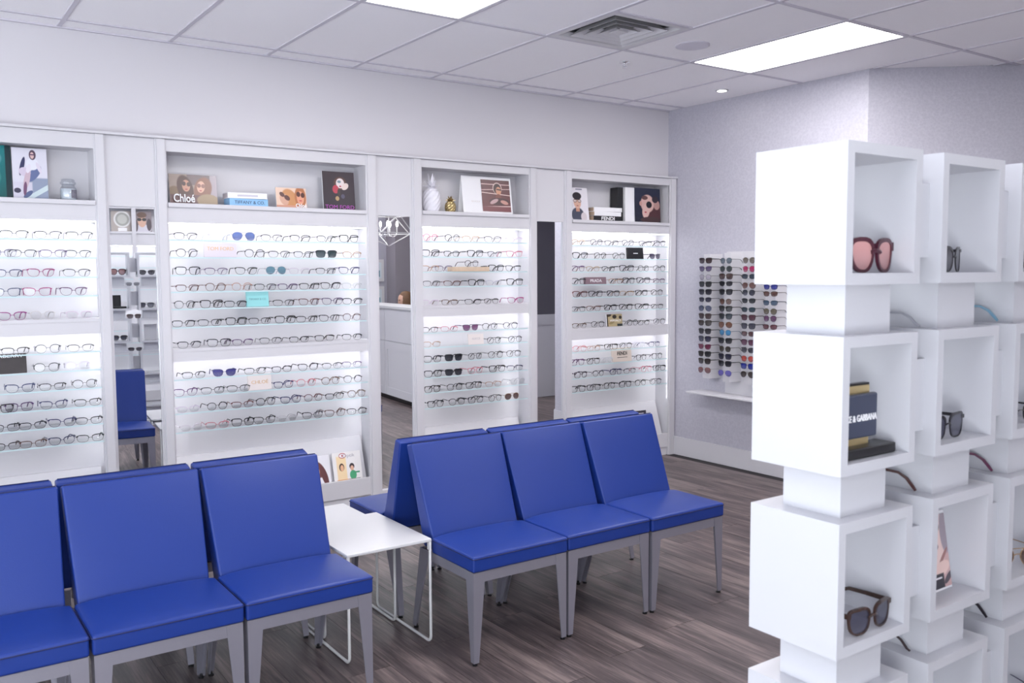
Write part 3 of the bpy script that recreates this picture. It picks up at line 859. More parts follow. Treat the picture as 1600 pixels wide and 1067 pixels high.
def eyewear(st):
    if st in PARTS:
        return PARTS[st]
    a, b, n, taper, lift, rim, ex, th = STY[st]
    gap = 0.0085 if st != 'B' else 0.007
    cx = a + gap + rim
    cz = b + rim
    dep = max(0.0022, rim * 1.1)
    fr = MB()
    for s in (-1, 1):
        i = len(fr.v)
        for k in range(N):
            xo, zo = outline(st, k, rim, ex); xi, zi = outline(st, k, 0, 0)
            for (px, pz, dy) in ((xo, zo, 0), (xo, zo, dep), (xi, zi, dep), (xi, zi, 0)):
                X = s * (cx + px)
                fr.v.append((X, wrap(X) + dy, cz + pz))
        for k in range(N):
            k2 = (k + 1) % N
            for q in range(4):
                q2 = (q + 1) % 4
                fr.f.append((i + k * 4 + q, i + k * 4 + q2, i + k2 * 4 + q2, i + k2 * 4 + q)); fr.m.append(0)
    bz = cz + b * 0.35
    br = max(0.0012, rim * 0.75)
    fr.tube([(-gap - rim * 1.6, 0.001, bz - 0.003), (-gap * 0.5, -0.001, bz + 0.0005), (gap * 0.5, -0.001, bz + 0.0005), (gap + rim * 1.6, 0.001, bz - 0.003)], br, 6)
    if st == 'V':
        fr.tube([(-gap - 0.008, 0.001, cz + b * 0.85), (0, 0, cz + b * 0.88), (gap + 0.008, 0.001, cz + b * 0.85)], 0.001, 6)
    xo = cx + a + rim
    hz = cz + b * 0.55 + lift
    for s in (-1, 1):
        xs = sorted((s * (xo - 0.006), s * (xo + 0.0045)))
        fr.box(xs[0], xs[1], wrap(xo) - 0.001, wrap(xo) + 0.005, hz - th * 0.5, hz + th * 0.5)
    out = {'frame': fr.mesh('frame', FRAME, False)}
    for s, nm in ((-1, 'l'), (1, 'r')):
        poly = [(s * (cx + x), cz + z) for x, z in (outline(st, k, 0.0003, 0) for k in range(N))]
        mbl = MB().prism(poly, 0.0, 0.0016)
        mbl.v = [(x, y + wrap(x) + dep * 0.3, z) for x, y, z in mbl.v]
        out['lens_' + nm] = mbl.mesh('lens', LENS)
        sun = mbl.mesh('lens', SUNLENS)
        out['sun_' + nm] = sun
        tb = MB()
        X = s * (xo + 0.003)
        y0 = wrap(xo) + 0.004
        path = [(X, y0, hz, 1.0), (X, y0 + 0.05, hz, 0.85), (X * 0.98, y0 + 0.088, hz - 0.001, 0.75), (X * 0.95, y0 + 0.108, hz - 0.010, 0.85), (X * 0.93, y0 + 0.122, max(0.004, hz - 0.024), 0.9), (X * 0.92, y0 + 0.130, max(0.002 + th * 0.3, hz - 0.036), 0.6)]
        i = 0
        for j, (px, py, pz, sc) in enumerate(path):
            hw = 0.0011 if th < 0.004 else 0.0018
            hh = th * 0.5 * sc
            ang = 0 if j < 3 else math.radians(-45)
            dy, dz = -math.sin(ang) * hh, math.cos(ang) * hh
            tb.v += [(px - hw, py - dy * -1 * 0 + dy, pz + dz), (px + hw, py + dy, pz + dz), (px + hw, py - dy, pz - dz), (px - hw, py - dy, pz - dz)]
        for j in range(len(path) - 1):
            for q in range(4):
                q2 = (q + 1) % 4
                tb.f.append((j * 4 + q, j * 4 + q2, j * 4 + 4 + q2, j * 4 + 4 + q)); tb.m.append(0)
        e = (len(path) - 1) * 4
        tb.f += [(0, 3, 2, 1), (e, e + 1, e + 2, e + 3)]; tb.m += [0, 0]
        out['temple_' + nm] = tb.mesh('temple', FRAME)
    tg = MB().lathe([(0.0055, -0.0012), (0.0055, 0.0012)], 10)
    tg.v = [(-(xo + 0.006) + x, wrap(xo) + 0.003 + z, hz + y) for x, y, z in tg.v]
    out['tag'] = tg.mesh('security_tag', TAG)
    PARTS[st] = out
    return out


def c4(rgb):
    return lin(*rgb)


def place_glasses(st, frame_rgb, loc, rz, label, cat='eyeglasses', group=None, lens_rgb=None, sc=1.0, with_tag=True, name=None, tilt=0.0):
    P = eyewear(st)
    o = thing(name or ('sunglasses' if lens_rgb else 'eyeglasses'), label, cat, loc, rz, group)
    o.scale = (sc, sc, sc)
    o.rotation_euler[0] = tilt
    for key, nm in (('frame', 'frame'), ('temple_l', 'temple'), ('temple_r', 'temple'), ('sun_l' if lens_rgb else 'lens_l', 'lens'), ('sun_r' if lens_rgb else 'lens_r', 'lens')):
        c = bpy.data.objects.new(nm, P[key]); COL.objects.link(c); c.parent = o
        c.color = c4(lens_rgb) if (nm == 'lens' and lens_rgb) else c4(frame_rgb)
    if with_tag:
        c = bpy.data.objects.new('security_tag', P['tag']); COL.objects.link(c); c.parent = o
    return o


ORD = ['first', 'second', 'third', 'fourth', 'fifth', 'sixth', 'seventh', 'eighth', 'ninth', 'tenth', 'eleventh', 'twelfth', 'thirteenth', 'fourteenth', 'fifteenth']
for bay, rows in BAY_ROWS.items():
    for ri, (z, items) in enumerate(rows):
        for gi, (x, code) in enumerate(items):
            st = code[0]
            pos = 'leftmost' if gi == 0 else 'rightmost' if gi == len(items) - 1 else ORD[gi] + ' from left'
            where = f"{pos}, {ORD[ri]} shelf down in the {bay} display bay"
            rz = math.radians(random.uniform(-7, 7))
            y = YF + 0.022 + random.uniform(-0.003, 0.004)
            sc = random.uniform(1.02, 1.09)
            if code[1] == '*':
                nm, lens, fr = SUNC[code[2]]
                place_glasses(st, fr, (x, y, z + 0.0005), rz, f"{nm} {SHAPE_WORD[st]} sunglasses, {where}", 'sunglasses', 'eyewear on the glass shelves', lens, sc)
            else:
                nm, fr = COLR[code[1]]
                f2 = tuple(max(0, min(255, c + random.randint(-8, 10))) for c in fr)
                place_glasses(st, f2, (x, y, z + 0.0005), rz, f"{nm} {SHAPE_WORD[st]} eyeglasses, {where}", 'eyeglasses', 'eyewear on the glass shelves', None, sc)

# ------------------------------------------------------------------ sunglasses rack on the papered wall
RY = RACK_Y
RACKC = [
    ['dark brown:S:52,30,34', 'purple grey:C:96,82,120', 'pale grey:O:176,170,184', 'black:S:20,24,28', 'black:S:24,24,40', 'navy:R:34,34,58', 'blue grey:V:72,80,108', 'dark brown:S:60,38,38', 'olive:S:64,56,52', 'black:S:18,18,26', 'navy:S:30,32,64', 'dark red:C:110,28,66', 'black:S:20,20,24', 'tortoise:S:48,38,36', 'rose brown:V:134,92,92'],
    ['slate:O:104,116,128', 'dark green:O:44,54,54', 'brown:S:74,50,46', 'black wraparound:R:18,18,28', 'black:S:16,18,28', 'amber brown:O:92,58,44', 'black and white:S:34,32,36', 'dark teal:S:22,36,50', 'amber brown:V:112,72,52', 'bright blue mirrored:O:66,140,190', 'black:S:18,22,28', 'olive:O:56,50,42', 'navy black:S:20,20,48', 'black:S:18,20,30', 'violet blue:V:104,98,176'],
    ['olive brown:O:108,98,88', 'magenta:O:176,36,96', 'dark teal:R:26,44,62', 'brown:V:104,70,64', 'dark blue grey:O:48,52,68', 'black wraparound:R:22,28,38', 'dark teal:R:26,52,66', 'plum:S:82,42,58', 'slate:S:58,60,76', 'brown:R:88,56,58', 'mauve:S:98,52,80', 'charcoal:C:54,52,66', 'orange red:O:186,72,60', 'royal blue:S:26,44,150', 'dark brown:V:56,44,38'],
    ['royal blue:R:30,40,140', 'brown:R:92,58,50', 'steel blue:R:62,84,108', 'olive:O:96,88,70', 'plum:O:98,60,96', 'wine brown:R:98,56,66']]
t = thing('sunglasses_rack', 'white wall rack of four sunglass columns on grey papered wall', 'rack', (0, 0, 0))
MB().box(-0.012, -0.001, -1.42, -0.70, 0.618, 1.797).build('back_board', WHITE, t)
for ci, y in enumerate(RY):
    zt, zb = (1.778, 0.738) if ci == 0 else (1.785, 0.728)
    MB().hexa([(-0.128, y + 0.034, zb), (-0.128, y - 0.034, zb), (-0.002 if ci == 0 else -0.0125, y - 0.058, zb), (-0.002 if ci == 0 else -0.0125, y + 0.058, zb)],
              [(-0.128, y + 0.034, zt), (-0.128, y - 0.034, zt), (-0.002 if ci == 0 else -0.0125, y - 0.058, zt), (-0.002 if ci == 0 else -0.0125, y + 0.058, zt)]).build('column', WHITE, t)
    for z in RACK_Z[ci]:
        MB().box(-0.150, -0.127, y - 0.006, y + 0.006, z - 0.010, z + 0.006).build('nose_peg', TABLEW, t)
COLN = ['left column', 'second column', 'third column', 'right column']
for ci, y in enumerate(RY):
    for ri, (z, spec) in enumerate(zip(RACK_Z[ci], RACKC[ci])):
        nm, st, rgb = spec.split(':')
        rgb = tuple(int(v) for v in rgb.split(','))
        fr = tuple(int(c * 0.55) for c in rgb)
        b = STY[st][1]
        where = f"{ORD[ri]} from top in {COLN[ci]} of the wall rack" if ci < 3 else f"{ORD[ri]} visible down in {COLN[ci]} of the wall rack"
        place_glasses(st, fr, (-0.150, y, z - b - 0.001), -PI / 2 + math.radians(random.uniform(-3, 3)), f"{nm} sunglasses, {where}", 'sunglasses', 'sunglasses on the wall rack', rgb, 1.0, False)
tag(MB().box(-0.20, -0.001, -1.44, -0.43, 0.604, 0.618).build('wall_shelf', WHITE, None, bevel=0.002), 'thin white ledge on the papered wall under the sunglasses rack', 'shelf')

# ------------------------------------------------------------------ chairs
def rounded_slab(w0, w1, d, h, crown, nx=14, nyy=14):
    """cushion: plan w (back w1, front w0) x d, thickness h, top slightly crowned, softened rim"""
    mb = MB()
    return mb


def chair(label, loc, rz):
    t = thing('vinyl_chair', label, 'chair', loc, rz, 'blue vinyl armless waiting chairs')
    # seat cushion, crowned
    n = 10
    mb = MB()
    xs = [-0.2605 + 0.521 * i / n for i in range(n + 1)]
    ys = [-0.285 + 0.345 * j / n for j in range(n + 1)]
    zt = lambda x, y: 0.466 + 0.012 * (1 - (x / 0.2605) ** 4) * (1 - ((y + 0.05) / 0.24) ** 4)
    idx = {}
    for j, y in enumerate(ys):
        for i, x in enumerate(xs):
            idx[i, j] = len(mb.v); mb.v.append((x, y, zt(x, y)))
    for j in range(n):
        for i in range(n):
            mb.f.append((idx[i, j], idx[i + 1, j], idx[i + 1, j + 1], idx[i, j + 1])); mb.m.append(0)
    ring = [idx[i, 0] for i in range(n)] + [idx[n, j] for j in range(n)] + [idx[n - i, n] for i in range(n)] + [idx[0, n - j] for j in range(n)]
    low = []
    for k in ring:
        low.append(len(mb.v)); mb.v.append((mb.v[k][0], mb.v[k][1], 0.398))
    for q in range(len(ring)):
        q2 = (q + 1) % len(ring)
        mb.f.append((ring[q], low[q], low[q2], ring[q2])); mb.m.append(0)
    mb.f.append(tuple(low)); mb.m.append(0)
    seat = mb.build('seat', VINYL, t, True, bevel=0.010, segs=3)
    pth = [(-0.2615, -0.20 + 0.0, 0.4560), (-0.2615, -0.280, 0.4560), (-0.254, -0.2866, 0.4560), (0.254, -0.2866, 0.4560), (0.2615, -0.280, 0.4560), (0.2615, -0.20, 0.4560), (0.2615, 0.05, 0.4560)]
    MB().tube([(-0.2615, 0.05, 0.4560)] + pth, 0.0021, 6).build('seam', SEAM, seat)
    # backrest: leaning, wider at the top, gently curved face
    mb = MB()
    nx, nz = 10, 8
    fr, bk = {}, {}
    for j in range(nz + 1):
        u = j / nz
        z = 0.402 + 0.457 * u
        hw = 0.242 + 0.017 * u
        yb = 0.054 + 0.180 * u
        for i in range(nx + 1):
            s = -1 + 2 * i / nx
            fr[i, j] = len(mb.v); mb.v.append((hw * s, yb - 0.006 * (1 - s ** 4) * (1 - (2 * u - 1) ** 4), z))
    for j in range(nz + 1):
        u = j / nz
        z = 0.402 + 0.457 * u
        hw = 0.242 + 0.017 * u
        yb = 0.054 + 0.180 * u
        for i in range(nx + 1):
            s = -1 + 2 * i / nx
            bk[i, j] = len(mb.v); mb.v.append((hw * s, yb + 0.108 - 0.056 * u, z - 0.012 * (1 if j == nz else 0) - 0.0))
    for j in range(nz):
        for i in range(nx):
            mb.f.append((fr[i, j], fr[i + 1, j], fr[i + 1, j + 1], fr[i, j + 1])); mb.m.append(0)
            mb.f.append((bk[i + 1, j], bk[i, j], bk[i, j + 1], bk[i + 1, j + 1])); mb.m.append(0)
    for i in range(nx):
        mb.f.append((fr[i, nz], fr[i + 1, nz], bk[i + 1, nz], bk[i, nz])); mb.m.append(0)
        mb.f.append((fr[i + 1, 0], fr[i, 0], bk[i, 0], bk[i + 1, 0])); mb.m.append(0)
    for j in range(nz):
        mb.f.append((fr[0, j + 1], fr[0, j], bk[0, j], bk[0, j + 1])[::-1]); mb.m.append(0)
        mb.f.append((fr[nx, j], fr[nx, j + 1], bk[nx, j + 1], bk[nx, j])); mb.m.append(0)
    back = mb.build('backrest', VINYL, t, True, bevel=0.009, segs=3)
    sp = [(s * (0.242 + 0.017 * u) * 0.985, 0.054 + 0.18 * u + 0.004, 0.402 + 0.457 * u) for s, u in ((-1, 0.2), (-1, 0.6), (-1, 0.97))]
    top = [(-0.250, 0.234 + 0.008, 0.8590), (0.250, 0.234 + 0.008, 0.8590)]
    MB().tube(top, 0.0018, 6).build('seam', SEAM, back)
    # legs: folded tapered angle legs, with dark glides
    for sx in (-1, 1):
        X = sx * 0.256
        for fy, nm in ((-1, 'f'), (1, 'b')):
            if fy < 0:
                Y = -0.278
                mbx = MB()
                wt, wb, th = 0.062, 0.026, 0.006
                a = lambda xx, yy, z: (X - sx * xx, Y + yy, z)
                # front flange and side flange
                mbx.hexa([a(0, 0, 0.012), a(wb, 0, 0.012), a(wb, th, 0.012), a(0, th, 0.012)], [a(0, 0, 0.397), a(wt, 0, 0.397), a(wt, th, 0.397), a(0, th, 0.397)])
                mbx.hexa([a(0, th, 0.012), a(th, th, 0.012), a(th, wb, 0.012), a(0, wb, 0.012)], [a(0, th, 0.397), a(th, th, 0.397), a(th, wt, 0.397), a(0, wt, 0.397)])
                foot = (X - sx * 0.012, Y + 0.012)
            else:
                mbx = MB()
                wt, wb, th = 0.062, 0.026, 0.006
                Yt, Yb = 0.150, 0.250
                a = lambda xx, yy, z: (X - sx * xx, yy, z)
                mbx.hexa([a(0, Yb, 0.012), a(th, Yb, 0.012), a(th, Yb - wb, 0.012), a(0, Yb - wb, 0.012)], [a(0, Yt + 0.02, 0.397), a(th, Yt + 0.02, 0.397), a(th, Yt - wt, 0.397), a(0, Yt - wt, 0.397)])
                mbx.hexa([a(th, Yb, 0.012), a(wb, Yb, 0.012), a(wb, Yb - th, 0.012), a(th, Yb - th, 0.012)], [a(th, Yt + 0.02, 0.397), a(wt * 0.8, Yt + 0.02, 0.397), a(wt * 0.8, Yt + 0.014, 0.397), a(th, Yt + 0.014, 0.397)])
                foot = (X - sx * 0.012, Yb - 0.012)
            leg = mbx.build('leg', STEEL, t)
            MB().lathe([(0.012, 0.0), (0.012, 0.006), (0.006, 0.007), (0.006, 0.016)], 12, (foot[0], foot[1], 0)).build('glide', BLACK, leg)
    MB().box(-0.20, 0.20, -0.276, -0.262, 0.352, 0.397).build('front_rail', STEEL, t)
    for sx in (-1, 1):
        xs2 = sorted((sx * 0.253, sx * 0.241))
        MB().box(xs2[0], xs2[1], -0.22, 0.10, 0.355, 0.397).build('side_rail', STEEL, t)
    MB().box(-0.20, 0.20, 0.135, 0.148, 0.355, 0.397).build('rear_rail', STEEL, t)
    MB().box(-0.19, 0.19, -0.05, 0.134, 0.385, 0.3975).build('seat_plate', STEEL, t)
    return t


XS = [-3.580, -3.076, -2.572, -4.505, -5.009, -5.513]
FY = [-2.462] * 3 + [-2.410] * 3
RYY = [-1.845] * 3 + [-1.800] * 3
FL = ['blue vinyl chair facing camera, right of the white tables', 'blue vinyl chair facing camera, middle seat of the right-hand trio', 'blue vinyl chair facing camera, nearest the white cube display',
      'blue vinyl chair facing camera, left of the white tables', 'blue vinyl chair facing camera, middle seat of the left-hand trio', 'blue vinyl chair facing camera, cut off by the left edge']
RL = ['blue vinyl chair facing display wall, right of the white tables', 'blue vinyl chair facing display wall, middle of the right-hand rear trio', 'blue vinyl chair facing display wall, rear right end of the trio',
      'blue vinyl chair facing display wall, left of the white tables', 'blue vinyl chair facing display wall, middle of the left-hand rear trio', 'blue vinyl chair facing display wall, at the left edge']
c0 = chair(FL[0], (XS[0], FY[0], 0), 0)
c0.scale = (0.953, 1, 1)
for i in range(1, 6):
    dup(c0, (XS[i], FY[i] + random.uniform(-0.006, 0.006), 0), 0, FL[i])
for i in range(6):
    dup(c0, (XS[i] - 0.004, RYY[i] + random.uniform(-0.006, 0.006), 0), PI, RL[i])

# ------------------------------------------------------------------ white nesting side tables
def side_table(label, x0, x1, y0, y1, h):
    cx, cy = (x0 + x1) / 2, (y0 + y1) / 2
    w, d = (x1 - x0) / 2, (y1 - y0) / 2
    t = thing('side_table', label, 'table', (cx, cy, 0), 0, 'white nesting side tables')
    top = MB().box(-w, w, -d, d, h - 0.014, h).build('tabletop', TABLEW, t, bevel=0.003)
    for s in (-1, 1):
        X = s * (w - 0.006)
        r = 0.0065
        pts = []
        def arc(cy_, cz_, a0, a1, rad=0.028, n=5):
            return [(X, cy_ + rad * math.cos(a0 + (a1 - a0) * k / n), cz_ + rad * math.sin(a0 + (a1 - a0) * k / n)) for k in range(n + 1)]
        pts = [(X, -d + r, h - 0.014)] + arc(-d + r + 0.028, r + 0.028, PI, 1.5 * PI) + arc(d - r - 0.028, r + 0.028, 1.5 * PI, 2 * PI) + [(X, d - r, h - 0.014)]
        MB().tube(pts, r, 8).build('sled_leg', TABLEW, t, True)
        xs2 = sorted((s * (w - 0.002), s * (w - 0.014)))
        MB().box(xs2[0], xs2[1], -d + 0.001, -d + 0.017, h - 0.05, h - 0.0145).build('corner_bracket', TABLEW, t)
    return t


side_table('white side table with tube legs, nearer one between the chair groups', -4.244, -3.842, -2.430, -1.892, 0.473)
side_table('lower white side table tucked behind the nearer one', -4.224, -3.862, -2.130, -1.552, 0.448)

# ------------------------------------------------------------------ white cube display in the foreground
CX0, CY0 = -4.326, -4.796
CW, CD, CH, CP = 0.242, 0.207, 0.260, 0.317
CTOP = [1.867, 1.512, 1.163, 0.814, 0.465]
CT = 0.021
NCOL = 6
st_ = thing('cube_display', 'tall white lattice of open cubes showing sunglasses, in the foreground', 'display stand', (CX0, CY0, 0))
cm = MB().box(0, CT, 0, CD, 0, CH).box(CW - CT, CW, 0, CD, 0, CH).box(CT, CW - CT, 0, CD, 0, CT).box(CT, CW - CT, 0, CD, CH - CT, CH).mesh('cube', CUBE)
nm_ = MB().box(0.042, 0.188, 0.028, 0.160, 0, 0.0955).mesh('neck', CUBE)
kn_ = MB().box(CW - 0.001, CP + 0.001, 0.028, 0.15, 0, 0.148).mesh('connector', CUBE)
for c in range(NCOL):
    for r, zt in enumerate(CTOP):
        add('cube', cm, st_).location = (c * CP, 0, zt - CH)
        if r > 0:
            add('neck', nm_, st_).location = (c * CP, 0, zt - 0.0002)
        if c < NCOL - 1:
            add('connector', kn_, st_).location = (c * CP, 0, zt - CH + 0.052)
MB().box(-0.01, (NCOL - 1) * CP + CW + 0.01, -0.01, CD + 0.01, 0, 0.06).build('base', CUBE, st_)
for c in range(NCOL):
    MB().box(c * CP + 0.042, c * CP + 0.188, 0.028, 0.158, 0.0595, 0.2055).build('neck', CUBE, st_)


def cube_xyz(c, r, dx=0.125, dy=0.05):
    return (CX0 + c * CP + dx, CY0 + dy, CTOP[r] - CH + CT + 0.0006)


G = 'sunglasses in the white cube display'
place_glasses('B', (70, 22, 40), cube_xyz(0, 0, 0.140, 0.030), math.radians(4), 'oversized maroon sunglasses with rose lenses in the top near cube', 'sunglasses', G, (214, 160, 158), 0.93, False)
tor = place_glasses('T', (46, 34, 32), cube_xyz(0, 2, 0.136, 0.014), math.radians(2), 'tortoise square sunglasses in near column, third cube down', 'sunglasses', G, (66, 66, 84), 1.0, False)
for ch in tor.children:
    if ch.name.split('.')[0] in ('frame', 'temple'):
        ch.material_slots[0].link = 'OBJECT'; ch.material_slots[0].material = TORTOISE
place_glasses('C', (22, 20, 26), cube_xyz(1, 0, 0.115, 0.035), math.radians(16), 'dark cat-eye sunglasses in the second column, top cube', 'sunglasses', G, (58, 52, 62), 1.22, False)
place_glasses('S', (26, 24, 32), cube_xyz(1, 1, 0.098, 0.028), math.radians(2), 'black flat-top sunglasses in the second column, second cube down', 'sunglasses', G, (74, 74, 92), 1.12, False)
place_glasses('S', (20, 20, 26), cube_xyz(2, 0, 0.105, 0.030), math.radians(-5), 'black sunglasses at right picture edge, top cube', 'sunglasses', G, (60, 60, 74), 1.05, False)
place_glasses('O', (26, 24, 30), cube_xyz(2, 1, 0.10, 0.030), math.radians(-10), 'dark round sunglasses at right picture edge, second cube down', 'sunglasses', G, (70, 68, 80), 1.08, False)
place_glasses('V', (150, 120, 90), cube_xyz(2, 2, 0.11, 0.030), math.radians(-22), 'brown aviator sunglasses at right picture edge, third cube down', 'sunglasses', G, (96, 68, 54), 1.08, False)
place_glasses('V', (56, 50, 84), cube_xyz(2, 3, 0.105, 0.030), math.radians(-28), 'green aviator sunglasses at right picture edge, fourth cube down', 'sunglasses', G, (50, 66, 62), 1.1, False)
for (c, r, s, rgb, l) in ((3, 0, 'S', 'black', (30, 28, 34)), (4, 0, 'C', 'plum', (90, 40, 60)), (3, 1, 'V', 'blue', (90, 104, 140)), (4, 1, 'O', 'navy', (60, 66, 90)), (3, 2, 'R', 'brown', (80, 50, 44)), (4, 2, 'V', 'gold', (140, 124, 80)), (5, 1, 'S', 'black', (36, 34, 40)), (5, 0, 'C', 'maroon', (80, 36, 46))):
    place_glasses(s, tuple(int(v * .5) for v in l), cube_xyz(c, r, 0.125, 0.035), 0, f"{rgb} {SHAPE_WORD[s]} sunglasses in cube column {ORD[c]}, {ORD[r]} row, seen in mirror", 'sunglasses', G, l, 1.0, False)
# glasses standing on the cube tops beside the necks, temples towards the camera side
TOPS = [('R', 0, 1, 'silver', (150, 150, 160)), ('S', 1, 1, 'pale blue', (120, 160, 184)), ('S', 0, 2, 'tortoise', (72, 40, 38)), ('S', 1, 2, 'plum', (92, 40, 70)), ('R', 0, 3, 'dark brown', (54, 40, 42)), ('S', 1, 3, 'black', (30, 24, 32)),
        ('S', 2, 1, 'black', (26, 26, 32)), ('C', 3, 1, 'black', (24, 24, 30)), ('R', 2, 2, 'navy', (40, 40, 70)), ('S', 3, 2, 'black', (24, 22, 30)), ('O', 2, 3, 'tortoise', (80, 50, 44)), ('V', 3, 3, 'gold', (150, 130, 90)), ('C', 4, 1, 'black', (26, 24, 30)), ('R', 4, 2, 'brown', (80, 54, 46)), ('S', 4, 3, 'navy', (34, 34, 60))]
for s, c, r, nm, rgb in TOPS:
    lab = f"{nm} glasses standing on {['near', 'second', 'third', 'fourth', 'fifth'][c]} column of cubes, {['', 'upper', 'middle', 'lower'][r]} gap, temples toward camera"
    place_glasses(s, rgb, (CX0 + c * CP + 0.268, CY0 + 0.190, CTOP[r] + 0.0006), PI + math.radians(3), lab, 'glasses', 'glasses on the cube tops', tuple(int(v * 0.6 + 40) for v in rgb), 1.0, False, 'eyeglasses')

# black and gold fold-up counter sign in the near column
DG = plain('slate_leatherette', lin(58, 64, 84), 0.4)
GOLD = plain('brass_trim', lin(206, 186, 140), 0.35, 0.7)
x, y, z = cube_xyz(0, 1, 0.090, 0.03)
t = thing('counter_sign', 'dark blue and gold upright display plaque on a black base', 'display sign', (x, y, z), 0)
MB().box(-0.066, 0.116, -0.012, 0.085, 0, 0.020).build('base', BLACK, t, bevel=0.003)
MB().box(-0.062, 0.112, 0.032, 0.080, 0.020, 0.0205).build('base_mirror', CHROME, t)
MB().box(-0.066, 0.066, 0.018, 0.030, 0.020, 0.140).build('back_plate', BLACK, t)
MB().box(-0.064, 0.061, 0.014, 0.018, 0.020, 0.136).build('gold_panel', GOLD, t)
MB().box(-0.066, 0.069, 0.000, 0.014, 0.036, 0.122).build('name_plate', DG, t, bevel=0.004)
lettering('DOLCE & GABBANA', 0.126, 0.013, PAPERW, t, (0.002, -0.0006, 0.076), bold=0.012)

# face-on portrait card in the second column
pm = print_mat('print_red_lips', (196, 160, 158), [('e', 0.62, 0.62, 0.30, 0.36, 0, (224, 196, 190)), ('e', 0.95, 0.75, 0.16, 0.3, 0, (150, 138, 148)), ('e', 0.62, 0.84, 0.17, 0.10, 0, (52, 48, 62)), ('e', 0.58, 0.56, 0.12, 0.055, 8, (70, 26, 46)), ('e', 0.80, 0.40, 0.22, 0.035, 35, (150, 104, 100)), ('e', 0.70, 0.25, 0.3, 0.10, 10, (222, 190, 182)), ('b', 0.58, 0.09, 0.20, 0.11, 0, (40, 36, 46)), ('b', 0.60, 0.14, 0.11, 0.012, 0, (220, 214, 220)), ('e', 0.92, 0.12, 0.16, 0.05, 25, (72, 62, 72))])
x, y, z = cube_xyz(1, 2, 0.124, 0.055)
t = thing('counter_card', 'small portrait photo card leaning in the second column of cubes', 'photo card', (x, y, z))
face_plane('card', 0.13, 0.172, PAPERW, t, (0, 0.0015, 0), math.radians(-9), 0, 0.003)
face_plane('print', 0.122, 0.16, pm, t, (0, 0.0, 0.006), math.radians(-9), 0, 0.001)

# ------------------------------------------------------------------ things in the top niches
NZ1, NZ2, NZ3, NZ4 = (BAYNICHE[b][0] + 0.0006 for b in ('leftmost', 'widest', 'narrowest', 'rightmost'))
SKIN, SKIN2, HAIR, HAIR2 = (206, 160, 138), (190, 140, 118), (84, 52, 42), (122, 78, 58)


def card(name, label, cat, x0, x1, h, mat, y=YF + 0.06, lean=-7, z=None, t_=0.012, group=None, edge=PAPERW, z0=0.0):
    w = x1 - x0
    if z is None:
        z = NZ1 if x0 < -4.7 else NZ2 if x0 < -3 else NZ3 if x0 < -1.6 else NZ4
    t = thing(name, label, cat, ((x0 + x1) / 2, y, z), 0, group)
    a = math.radians(lean)
    MB().box(-w / 2, w / 2, 0.0012, t_, 0, h).build('block', edge, t).rotation_euler = (a, 0, 0)
    face_plane('print', w, h, mat, t, (0, 0, 0), a)
    return t


m = print_mat('print_teal', (10, 84, 84), [('e', 0.35, 0.75, 0.45, 0.22, 0, (90, 160, 170)), ('e', 0.4, 0.40, 0.38, 0.25, 0, (60, 140, 140)), ('b', 0.98, 0.5, 0.1, 0.6, 0, (4, 40, 46))], 0.25, (20, 120, 124))
card('display_book', 'dark teal display board at left edge of the top shelf', 'board', -5.385, -5.140, 0.293, m, lean=-4)
m = print_mat('print_seated_model', (206, 204, 216), [
    ('b', 0.75, 0.20, 0.40, 0.22, 0, (140, 150, 172)), ('b', 0.25, 0.15, 0.3, 0.18, 0, (202, 198, 212)), ('b', 0.60, 0.08, 0.5, 0.05, 22, (196, 210, 214)), ('e', 0.42, 0.09, 0.15, 0.05, 25, (84, 96, 132)), ('e', 0.12, 0.16, 0.10, 0.05, 0, (60, 56, 78)),
    ('e', 0.28, 0.64, 0.06, 0.2, -22, (46, 48, 86)), ('e', 0.62, 0.50, 0.24, 0.10, 35, (96, 108, 148)), ('e', 0.35, 0.53, 0.17, 0.09, -5, (204, 192, 210)), ('e', 0.40, 0.38, 0.08, 0.22, -22, (196, 172, 184)), ('e', 0.34, 0.20, 0.05, 0.14, -10, (110, 74, 104)),
    ('e', 0.58, 0.69, 0.18, 0.12, 0, (222, 222, 232)), ('e', 0.46, 0.60, 0.06, 0.10, -30, (220, 214, 226)), ('e', 0.76, 0.62, 0.05, 0.13, 35, (214, 206, 220)), ('e', 0.59, 0.87, 0.10, 0.10, 0, (86, 66, 84)), ('e', 0.58, 0.86, 0.055, 0.065, 0, (214, 180, 178)), ('b', 0.58, 0.875, 0.06, 0.012, 0, (90, 60, 96))], 0.3, (216, 214, 226))
card('display_book', 'pale fashion photo board of a seated figure on top shelf', 'photo board', -5.136, -4.960, 0.286, m, lean=-4)
t = thing('candle_jar', 'glass lidded candle jar with a photo label on top shelf', 'jar', (-4.855, YF + 0.075, NZ1))
MB().lathe([(0.040, 0), (0.043, 0.004), (0.043, 0.068), (0.034, 0.082), (0.034, 0.092)], 28).build('jar_body', JARGLASS, t, True)
MB().lathe([(0.039, 0.004), (0.0405, 0.008), (0.0405, 0.066)], 28).build('wax', plain('pale_wax', lin(220, 228, 234), 0.4), t, True)
MB().lathe([(0.040, 0.092), (0.042, 0.096), (0.042, 0.104), (0.035, 0.108), (0.036, 0.118), (0.030, 0.122)], 28).build('lid', JARGLASS, t, True)
lb = MB()
for k in range(7):
    a0, a1 = -1.35 + k * 0.20, -1.35 + (k + 1) * 0.20
    p = lambda a, r, z: (r * math.cos(a), r * math.sin(a), z)
    lb.hexa([p(a0, 0.0435, 0.012), p(a1, 0.0435, 0.012), p(a1, 0.0445, 0.012), p(a0, 0.0445, 0.012)], [p(a0, 0.0435, 0.06), p(a1, 0.0435, 0.06), p(a1, 0.0445, 0.06), p(a0, 0.0445, 0.06)])
